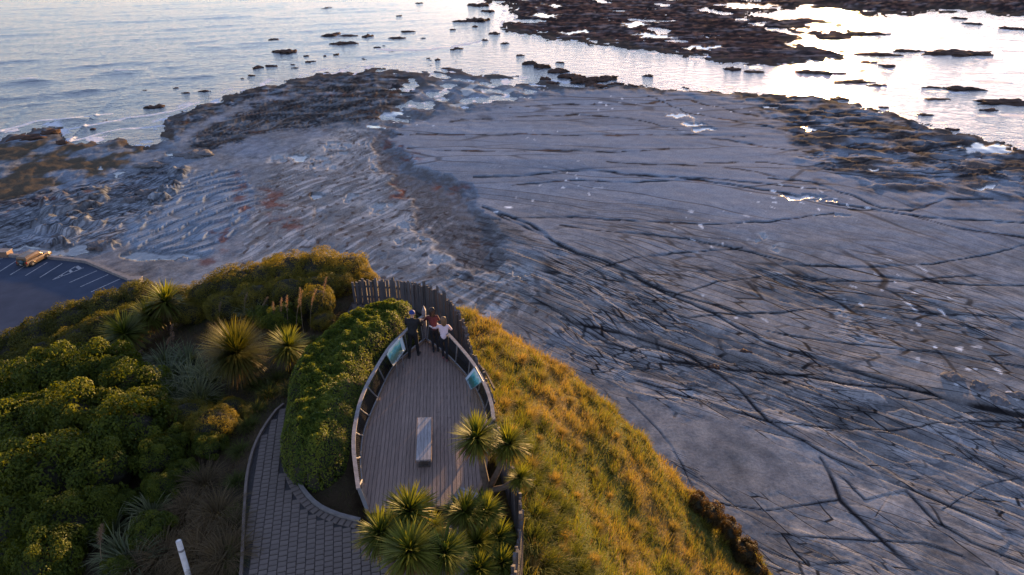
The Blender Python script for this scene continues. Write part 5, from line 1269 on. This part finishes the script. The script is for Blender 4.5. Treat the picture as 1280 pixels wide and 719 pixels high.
for q in [(20, 440, 30), (60, 422, 30), (100, 404, 28), (138, 387, 26), (172, 373, 22), (-14, 458, 30), (50, 447, 26), (100, 430, 26), (218, 374, 18), (132, 412, 24), (200, 392, 20), (165, 400, 22), (-40, 480, 30), (10, 470, 28)]:
    bush('scrub', q[0], q[1], q[2] * 1.22, 'low olive scrub bush on the slope falling to the car park', G2, 1.05)
G3 = 'golden green mound behind the path'
for q in [(262, 370, 26), (298, 357, 28), (330, 350, 26), (365, 341, 28), (400, 336, 28), (434, 338, 25), (456, 350, 16), (282, 385, 22), (320, 373, 24), (362, 366, 24), (402, 360, 22), (236, 392, 20), (345, 330, 14), (425, 355, 18)]:
    bush('gold', q[0], q[1], q[2] * 1.12, 'golden green fine-leaved bush in the mound behind the palisade path', G3)
bush('gold', 396, 380, 24, 'upright yellow-lit shrub beside the bend of the path', None, 1.3)
bush('gold', 404, 402, 16, 'small yellow shrub leaning over the path bend', None)
bush('broad', 350, 403, 24, 'bright green round shrub between the spiky ball and the yellow-lit shrub', None)
bush('broad', 328, 400, 18, 'low green shrub tucked behind the big spiky ball', None)
for q in [(236, 522, 28), (268, 532, 30), (288, 512, 18)]:
    bush('gold', *q, 'mid green leafy shrub in the hollow in front of the spiky ball', 'shrubs in front of the spiky ball')
for q in [(222, 555, 26), (205, 610, 24), (190, 665, 26), (150, 715, 22), (232, 590, 18), (262, 560, 20)]:
    bush('broad', *q, 'low dark leafy bush among flax and dry grass beside the path bank', 'low bushes among the dry grass')
for q in [(870, 628, 15), (888, 645, 18), (908, 662, 17), (928, 690, 18), (942, 712, 15)]:
    bush('brown', *q, 'brown leathery-leaved bush clinging to the edge of the grass slope', 'bushes along the cliff edge')

# clipped hedge
HL = [(-5.9, 14.35), (-6.55, 15.3), (-6.95, 17.2), (-7.25, 18.6), (-7.1, 20.2), (-6.4, 22.0), (-5.3, 23.2), (-4.2, 23.6), (-3.6, 23.2), (-3.95, 21.4), (-4.5, 20.0), (-4.82, 17.9), (-4.75, 15.9), (-4.7, 14.8), (-5.2, 14.2)]
hp = smooth_line(HL + HL[:1])[:-1]
r = np.random.default_rng(77); n = 62000
q = np.stack([r.uniform(-7.7, -3.2, n * 4), r.uniform(13.8, 24.2, n * 4)], 1); sd = poly_sd(q[:, 0].astype(np.float32), q[:, 1].astype(np.float32), hp)
k_ = sd > -.02; q = q[k_]; sd = sd[k_]
def hedge_top(x, y, sd):
    base = path_z(y) - .1; dome = np.sqrt(np.clip(1 - (1 - np.clip(sd / .6, 0, 1)) ** 2, 0, 1))
    return base, base + .15 + 1.2 * dome * (1 + .1 * noise(x / 1.5, y / 1.5, 80)) + .13 * fbm(x / .45, y / .45, 81, 3) + .85 * sstep(16.5, 24, y) * dome
base, top = hedge_top(q[:, 0], q[:, 1], sd)
side = sd < .55
u_ = r.random(len(q)); z = np.where(side & (u_ < .55), base + (top - base) * r.random(len(q)) ** .8, top - np.abs(r.normal(0, .07, len(q))))
eps = .05
gxx = (poly_sd((q[:, 0] + eps).astype(np.float32), q[:, 1].astype(np.float32), hp) - sd) / eps; gyy = (poly_sd(q[:, 0].astype(np.float32), (q[:, 1] + eps).astype(np.float32), hp) - sd) / eps
slope = np.clip(1.25 - sd, .12, 1.2); nr = unit(np.stack([-gxx * slope, -gyy * slope, np.ones(len(q)) * .9], 1) + r.normal(0, .5, (len(q), 3)))
tone = np.clip(.5 + .5 * fbm(q[:, 0] / .5, q[:, 1] / .5, 82, 3) + r.normal(0, .25, len(q)), 0, 1)
colr = np.array((.045, .085, .011)) + (np.array((.15, .185, .024)) - np.array((.045, .085, .011))) * tone[:, None]
pick = r.permutation(len(q))[:n]
hc = np.array([-5.4, 18.8, 29.6]); hedge = setp(empty('hedge', tuple(hc)), 'big rounded clipped green hedge between the paved path and the deck', 'hedge')
setp(obj('foliage', leaves_mesh('foliage', np.stack([q[:, 0], q[:, 1], z], 1)[pick] - hc, nr[pick], .070, .042, colr[pick], r, m_leaf), hedge), kind='stuff')
mb = MB()   # solid core, shade between the leaves put into its dark colour
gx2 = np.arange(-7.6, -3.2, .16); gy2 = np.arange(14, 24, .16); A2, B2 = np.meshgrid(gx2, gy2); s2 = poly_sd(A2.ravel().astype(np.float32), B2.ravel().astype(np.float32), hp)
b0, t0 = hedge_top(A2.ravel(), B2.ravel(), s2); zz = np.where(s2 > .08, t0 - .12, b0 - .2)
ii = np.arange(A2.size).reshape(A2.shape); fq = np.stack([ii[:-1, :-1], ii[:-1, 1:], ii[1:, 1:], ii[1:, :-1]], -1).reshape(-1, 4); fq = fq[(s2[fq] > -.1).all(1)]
obj('dark_core', mesh_np('dark_core', np.stack([A2.ravel(), B2.ravel(), zz], 1) - hc, fq, np.full(len(fq), 4), m_core, True), hedge)

# ---- blades: grass, sword leaves
def blades(base, azim, elev, L, Wd, droop, c0, c1, segs=2, fold=0.0):
    """arched tapering strips, vectorised; returns verts, loops, sizes, colours"""
    n = len(base); k1 = np.linspace(0, 1, segs + 1)
    dirh = np.stack([np.cos(azim), np.sin(azim), np.zeros(n)], 1); side = np.stack([-np.sin(azim), np.cos(azim), np.zeros(n)], 1)
    pos = base.copy(); rows = []; ang_ = elev.copy(); cols = []
    for i, t in enumerate(k1):
        w = Wd * (1 - t) ** .6 * (0.55 + .45 * min(1, t * 4 + .4)) if i < segs else Wd * 0
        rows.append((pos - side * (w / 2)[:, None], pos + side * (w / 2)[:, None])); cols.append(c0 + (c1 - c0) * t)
        st = (L / segs)[:, None]
        pos = pos + (dirh * np.cos(ang_)[:, None] + np.array([0, 0, 1.0]) * np.sin(ang_)[:, None]) * st
        ang_ = ang_ - droop / segs
    nv = 2 * segs + 1; V_ = np.zeros((n, nv, 3)); C_ = np.zeros((n, nv, 3))
    for i in range(segs): V_[:, 2 * i] = rows[i][0]; V_[:, 2 * i + 1] = rows[i][1]; C_[:, 2 * i] = cols[i]; C_[:, 2 * i + 1] = cols[i]
    V_[:, -1] = rows[segs][0]; C_[:, -1] = cols[segs]
    off = (np.arange(n) * nv)[:, None]; lo = []; sz = []
    pat = []
    for i in range(segs - 1): pat += [2 * i, 2 * i + 1, 2 * i + 3, 2 * i + 2]; sz.append(4)
    pat += [2 * segs - 2, 2 * segs - 1, 2 * segs]; sz.append(3)
    return V_.reshape(-1, 3), (np.array(pat)[None] + off).ravel(), np.tile(sz, n), C_.reshape(-1, 3)
def tuft_mesh(name, seed, n, L, Wd, spread, droop, c0, c1, mat, rad=.12, segs=3, elev=(.9, 1.5)):
    r = np.random.default_rng(seed); a = r.uniform(0, 2 * np.pi, n); rr_ = rad * np.sqrt(r.random(n))
    base_ = np.stack([np.cos(a) * rr_, np.sin(a) * rr_, np.zeros(n)], 1)
    t = r.random((n, 1)); v0 = .75 + .5 * r.random((n, 1))
    V_, lo, sz, C_ = blades(base_, a + r.normal(0, .5, n), r.uniform(*elev, n), L * r.uniform(.6, 1.15, n), Wd * r.uniform(.7, 1.2, n), droop * r.uniform(.6, 1.3, n), np.array(c0) * v0, np.array(c1) * (.7 + .6 * t), segs)
    return mesh_np(name, V_, lo, sz, mat, False, {'Col': np.clip(C_, .003, 1)})
def head_mesh(name, seed, n, L, Wd, c0, c1, low=-.75):
    """spherical head of stiff sword leaves"""
    r = np.random.default_rng(seed); el = np.arcsin(r.uniform(math.sin(low), 1, n)); a = r.uniform(0, 2 * np.pi, n)
    base_ = np.stack([np.cos(a) * np.cos(el), np.sin(a) * np.cos(el), np.sin(el)], 1) * .06
    t = np.clip((.3 - el) * .8, 0, 1)[:, None] * r.random((n, 1))
    dead = np.array((.16, .11, .05)); g0 = np.array(c0) * (.7 + .6 * r.random((n, 1))); g1 = np.array(c1) * (.7 + .6 * r.random((n, 1)))
    g0 = g0 + (dead * .7 - g0) * t; g1 = g1 + (dead - g1) * t
    V_, lo, sz, C_ = blades(base_, a, el, L * r.uniform(.8, 1.1, n), Wd * r.uniform(.8, 1.15, n), r.uniform(.15, .55, n) + np.clip(-el, 0, 1) * .3, g0, g1, 3)
    return mesh_np(name, V_, lo, sz, m_sword, False, {'Col': np.clip(C_, .003, 1)})
HEADS = [head_mesh('leaf_head', 400 + i, 400, 1.0, .075, (.045, .075, .010), (.165, .185, .026)) for i in range(3)]
BIGHEAD = head_mesh('leaf_head', 410, 1700, 1.0, .026, (.026, .045, .007), (.125, .120, .018), -.75)
SKIRT = [tuft_mesh('dead_leaf_skirt', 420 + i, 190, .85, .055, 1, -.1, (.10, .065, .03), (.17, .11, .05), m_blade, .10, 2, (-1.5, -.7)) for i in range(2)]
def cabbage(heads, base, label, group, big=False):
    """heads: list of (point, radius); base: ground point"""
    o = setp(empty('cabbage_tree', tuple(base)), label, 'tree', group); b0 = Vector(base)
    mb = MB(); fork = None
    for i, (p, rad) in enumerate(heads):
        e = Vector(p) - b0
        f0 = Vector((e.x * .25, e.y * .25, max(.1, e.z * .45)))
        if i == 0: mb.tube([(0, 0, -.3), (e.x * .15, e.y * .15, e.z * .35), tuple(e)], [.13, .105, .07], 9); fork = Vector((e.x * .15, e.y * .15, e.z * .35))
        else: mb.tube([tuple(fork), tuple(fork.lerp(e, .5) + Vector((0, 0, -.08))), tuple(e)], [.09, .075, .06], 8)
    mb.build('trunk', m_bark, o, True)
    for i, (p, rad) in enumerate(heads):
        e = Vector(p) - b0; hd = obj('leaf_head', BIGHEAD if big else random.choice(HEADS), o, tuple(e)); hd.scale = (rad * 1.02,) * 3; hd.rotation_euler = (R(random.uniform(-14, 14)), R(random.uniform(-14, 14)), random.uniform(0, 6.28)); setp(hd, kind='stuff')
        sk = obj('dead_leaf_skirt', random.choice(SKIRT), o, tuple(e + Vector((0, 0, .04)))); sk.scale = (rad * 1.1,) * 3; sk.rotation_euler.z = random.uniform(0, 6.28); setp(sk, kind='stuff')
def hp_(px, py, z, rpx): p = P(px, py, z); return (p, rpx * (p.y * CP + (CAM_Z - z) * SP) / FPX)
def ground(x, y): return (x, y, gz(x, y))
p = P(612, 642, 29.9)
cabbage([hp_(596, 548, 32.4, 35), hp_(636, 556, 32.2, 30), hp_(650, 598, 31.6, 20)], ground(p.x, p.y), 'three-headed cabbage tree with brown leaf skirts at the deck corner beside the railing', None)
cabbage([hp_(512, 640, 31.7, 38)], ground(-2.25, 12.2), 'single-headed cabbage tree overhanging the foot of the deck', None)
cabbage([hp_(476, 668, 31.6, 36)], ground(-2.75, 11.4), 'orange-tipped cabbage tree beside the paved path at the deck foot', None)
cabbage([hp_(513, 690, 32.1, 44)], ground(-2.0, 10.7), 'broad cabbage tree head with stiff green leaves in the front bed', None)
cabbage([hp_(556, 692, 31.9, 36)], ground(-1.2, 10.7), 'cabbage tree with radiating leaves beside the broad headed one', None)
cabbage([hp_(580, 640, 31.5, 30), hp_(606, 640, 31.3, 28)], ground(-.9, 12.0), 'two-headed cabbage tree hiding the slatted step', None)
for a, b_, z, rp in ((596, 680, 30.9, 28), (622, 672, 30.7, 26), (600, 712, 30.8, 26), (627, 705, 30.6, 24), (540, 662, 30.9, 26)):
    q_ = P(a, b_, z); cabbage([hp_(a, b_, z, rp)], ground(q_.x, q_.y - .1), 'low dark cabbage tree in the shaded bed inside the short paling fence', 'young cabbage trees in the shaded bed')
q_ = hit(300, 478, 0); cabbage([hp_(296, 442, gz(q_.x, q_.y) + 1.35, 47)], (q_.x, q_.y, q_.z), 'big spherical spiky tree with dense fine leaves on the left bank', None, True)
q_ = hit(361, 462, 0); cabbage([hp_(360, 434, gz(q_.x, q_.y) + .95, 29)], (q_.x, q_.y, q_.z), 'smaller spiky tree beside the big spherical one near the hedge', None)
q_ = hit(212, 412, 0); cabbage([hp_(206, 378, q_.z + 1.5, 29), hp_(186, 395, q_.z + 1.0, 25)], (q_.x, q_.y, q_.z), 'two-headed cabbage tree standing above the scrub near the car park', None)
q_ = hit(160, 446, 0); cabbage([hp_(156, 418, q_.z + 1.1, 32)], (q_.x, q_.y, q_.z), 'ragged cabbage tree between the scrub and the dark broadleaf mass', None)

# flax, dry tussocks, plume grass
FLAX = [tuft_mesh('leaves', 430 + i, 150, 1.25, .055, 1, 1.5, (.035, .055, .018), (.17, .19, .10), m_sword, .22, 4, (.7, 1.45)) for i in range(2)]
DRY = [tuft_mesh('leaves', 440 + i, 420, .95, .016, 1, 2.0, (.07, .05, .025), (.20, .15, .085), m_blade, .22, 4, (.5, 1.4)) for i in range(3)]
GREEN = [tuft_mesh('leaves', 450 + i, 300, .7, .02, 1, 1.5, (.03, .05, .01), (.12, .14, .03), m_blade, .25, 3, (.6, 1.45)) for i in range(2)]
STRAW = [tuft_mesh('leaves', 460 + i, 360, .62, .018, 1, 1.6, (.10, .085, .025), (.36, .28, .10), m_blade, .22, 3, (.6, 1.45)) for i in range(3)]
tc_ = 0
def tuft(meshes, name, px, py, s, label, cat, group):
    global tc_
    p = hit(px, py, .25 * s); o = setp(empty(name, (p.x, p.y, gz(p.x, p.y) - .04), random.uniform(0, 6.28)), label, cat, group); o.scale = (s, s, s * random.uniform(.85, 1.1))
    setp(obj('leaves', meshes[tc_ % len(meshes)], o), kind='stuff'); tc_ += 1; return o
for q in [(212, 470, 1.0), (238, 478, 1.1), (262, 472, 1.0), (226, 500, 1.1), (250, 500, .9), (205, 450, .9), (235, 452, .9), (285, 392, .9), (305, 388, 1.0), (330, 385, .9), (318, 396, .8), (200, 495, .8), (190, 640, .7), (150, 690, .8), (140, 665, .7), (165, 705, .8)]:
    tuft(FLAX, 'flax_plant', *q, 'flax clump with grey-green arching straps on the left bank', 'flax', 'flax clumps on the left bank')
for q in [(255, 600, 1.0), (272, 640, 1.1), (226, 645, 1.0), (282, 690, 1.1), (246, 690, 1.0), (205, 690, 1.0), (180, 712, 1.0), (290, 655, .8), (238, 630, .8), (258, 668, .8), (270, 712, .8)]:
    tuft(DRY, 'dry_tussock', *q, 'pale dry grass tussock between the path edging and the dark shrubs', 'grass', 'dry tussocks along the path')
for q in [(300, 560, .7), (310, 530, .7), (295, 600, .6), (298, 640, .6), (320, 510, .7), (335, 490, .8), (345, 470, .8), (318, 480, .8), (298, 520, .8), (270, 500, .8), (250, 545, .7), (362, 485, .7), (385, 440, .7), (375, 455, .7), (390, 425, .6), (298, 680, .5), (296, 705, .5)]:
    tuft(GREEN, 'grass_tuft', *q, 'green grass tuft on the bank outside the timber path edging', 'grass', 'green tufts beside the path')
for q in [(662, 600, 1.0), (668, 640, 1.1), (664, 672, 1.1), (672, 700, 1.2), (690, 655, .9), (684, 620, .9), (660, 560, .9), (672, 585, .8), (690, 710, 1.1), (710, 690, .9), (655, 530, .7), (676, 530, .7), (720, 712, 1.0), (646, 505, .7), (700, 635, .8)]:
    tuft(GREEN, 'grass_tuft', *q, 'lush green grass clump on the slope just outside the short paling fence', 'grass', 'green clumps outside the paling fence')
sl = [(620, 470), (645, 490), (628, 505), (660, 520), (690, 500), (640, 540), (672, 548), (700, 540), (720, 560), (660, 580), (690, 600), (740, 590), (720, 620), (680, 640), (760, 620), (745, 660), (700, 670), (790, 660), (780, 690), (820, 690), (740, 700), (690, 705), (840, 660), (690, 452), (702, 460), (735, 490), (712, 500), (665, 690), (700, 690), (770, 545), (805, 590), (650, 448), (675, 470), (660, 705)]
for i, (a, b_) in enumerate(sl):
    tuft(STRAW, 'grass_tussock', a, b_, random.uniform(.45, .95), 'straw-coloured tussock standing out of the sunlit grass slope', 'grass', 'tussocks on the sunlit slope')
m_plume = simple('plume', (.50, .33, .20), (.38, .24, .15), .9, 12); m_stalk = simple('dry_stalk', (.30, .22, .13), (.2, .15, .09), .85, 9)
pl_me = tuft_mesh('plume', 470, 260, .16, .012, 1, .9, (.30, .19, .11), (.55, .38, .25), m_blade, .015, 2, (.3, 1.2))
def plume(px, py, hgt_, label, group, s=1.0):
    p = hit(px, py, hgt_ * .85); b0 = gz(p.x, p.y); o = setp(empty('plume_grass', (p.x, p.y, b0 - .05)), label, 'grass', group)
    lx, ly = random.uniform(.1, .5), random.uniform(-.15, .15)
    mb = MB(); pts = [(lx * t * t, ly * t * t, hgt_ * t) for t in np.linspace(0, 1, 5)]; mb.tube(pts, [.012, .01, .008, .006, .004], 5); mb.build('stalk', m_stalk, o)
    vs_, lo_, sz_, cs_ = [], [], [], []
    r = np.random.default_rng(int(px * 7 + py)); n = 200; t = 1 - .38 * r.random(n); a = r.uniform(0, 6.28, n)
    bp = np.stack([lx * t * t, ly * t * t, hgt_ * t], 1); w = np.sin(np.clip((1 - t) / .38, 0, 1) * np.pi) * .5 + .5
    V_, lo, sz, C_ = blades(bp, a, r.uniform(.2, 1.2, n), .11 * s * w, np.full(n, .011), r.uniform(.5, 1.3, n), np.tile((.20, .13, .085), (n, 1)), np.tile((.34, .235, .165), (n, 1)), 2)
    setp(obj('plume', mesh_np('plume', V_, lo, sz, m_blade, False, {'Col': C_}), o), kind='stuff')
for q in [(340, 382, 1.6), (347, 378, 1.7), (355, 378, 1.7), (364, 372, 2.0), (372, 368, 2.1), (382, 368, 1.9), (300, 372, 1.4), (322, 376, 1.3), (270, 382, 1.2), (398, 354, 2.1)]:
    plume(*q, 'tall pinkish seed plume behind the green shrubs near the path bend', 'plumes behind the shrubs')
for q in [(208, 410, 1.2), (212, 418, 1.1), (204, 424, 1.0), (165, 440, 1.0)]:
    plume(*q, 'rusty red flower stalk beside the two-headed cabbage tree', 'rusty stalks near the car park side')
plume(113, 668, 1.6, 'single feathery orange plume in front of the dark broadleaf shrubs', None, 1.2)

# sunlit grass on the slope and thin grass on the left bank: too many to count
r = np.random.default_rng(500)
n = 420000; q = np.stack([r.uniform(-2.5, 17, n), r.uniform(6, 30, n)], 1); f32 = lambda a: a.astype(np.float32)
sd = poly_sd(f32(q[:, 0]), f32(q[:, 1]), BROWS[:, :2]); sp = poly_sd(f32(q[:, 0]), f32(q[:, 1]), PATH[::3]); sdk = poly_sd(f32(q[:, 0]), f32(q[:, 1]), DECK[::2])
wallx = np.interp(q[:, 1], WALL[::-1, 1], WALL[::-1, 0]); fx_ = np.interp(q[:, 1], FENCE_TOP[::-1, 1][:60], FENCE_TOP[::-1, 0][:60])
okk = (sd > -1.6) & (sp < -.03) & (sdk < -.25) & ((q[:, 1] > WALL[0, 1]) | (q[:, 0] > wallx + .08)) & ((q[:, 1] < WALL[0, 1]) | (q[:, 0] > fx_ + .05) | (q[:, 1] > FENCE_TOP[:, 1].max() - .5))
q = q[okk][:178000]; n = len(q)
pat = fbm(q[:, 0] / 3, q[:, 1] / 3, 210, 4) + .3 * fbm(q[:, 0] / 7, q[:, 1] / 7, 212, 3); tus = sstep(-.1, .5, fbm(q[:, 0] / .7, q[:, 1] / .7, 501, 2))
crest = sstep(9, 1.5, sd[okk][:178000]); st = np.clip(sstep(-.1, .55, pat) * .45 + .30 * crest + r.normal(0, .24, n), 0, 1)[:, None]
c0 = np.array((.035, .05, .009)) * (1 - st) + np.array((.09, .065, .022)) * st; c1 = np.array((.17, .205, .022)) * (1 - st) + np.array((.44, .32, .085)) * st  # dark blade bases put the shadow between tussocks into the colour
brown = (r.random(n) < .07)[:, None]; c1 = np.where(brown, np.array((.26, .13, .06)), c1)
Lb = (.11 + .36 * tus + .08 * r.random(n)) * (.7 + .5 * r.random(n))
base_ = np.stack([q[:, 0], q[:, 1], gzv(q[:, 0], q[:, 1]) - .03], 1)
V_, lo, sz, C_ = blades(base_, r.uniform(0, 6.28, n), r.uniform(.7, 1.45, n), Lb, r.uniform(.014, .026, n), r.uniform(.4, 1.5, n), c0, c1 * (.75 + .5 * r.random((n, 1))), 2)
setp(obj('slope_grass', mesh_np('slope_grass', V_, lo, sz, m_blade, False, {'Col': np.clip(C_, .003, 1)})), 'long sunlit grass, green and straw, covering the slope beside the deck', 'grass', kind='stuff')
n = 60000; q = np.stack([r.uniform(-26, -3.6, n), r.uniform(9, 33, n)], 1); sd = poly_sd(f32(q[:, 0]), f32(q[:, 1]), BROWS[:, :2]); sp = poly_sd(f32(q[:, 0]), f32(q[:, 1]), PATH[::3]); sh = poly_sd(f32(q[:, 0]), f32(q[:, 1]), hp); sdk = poly_sd(f32(q[:, 0]), f32(q[:, 1]), DECK[::2])
bed = (q[:, 0] > -6.5) & (q[:, 1] < 24) & (q[:, 0] < -3)
okk = (sd > 0) & (sp < -.05) & (sh < -.05) & (sdk < -.1) & (~bed | (r.random(n) < .25)); q = q[okk]; n = len(q)
base_ = np.stack([q[:, 0], q[:, 1], gzv(q[:, 0], q[:, 1]) - .02], 1); st = np.clip(.35 + fbm(q[:, 0] / 2, q[:, 1] / 2, 503, 3) + r.normal(0, .2, n), 0, 1)[:, None]
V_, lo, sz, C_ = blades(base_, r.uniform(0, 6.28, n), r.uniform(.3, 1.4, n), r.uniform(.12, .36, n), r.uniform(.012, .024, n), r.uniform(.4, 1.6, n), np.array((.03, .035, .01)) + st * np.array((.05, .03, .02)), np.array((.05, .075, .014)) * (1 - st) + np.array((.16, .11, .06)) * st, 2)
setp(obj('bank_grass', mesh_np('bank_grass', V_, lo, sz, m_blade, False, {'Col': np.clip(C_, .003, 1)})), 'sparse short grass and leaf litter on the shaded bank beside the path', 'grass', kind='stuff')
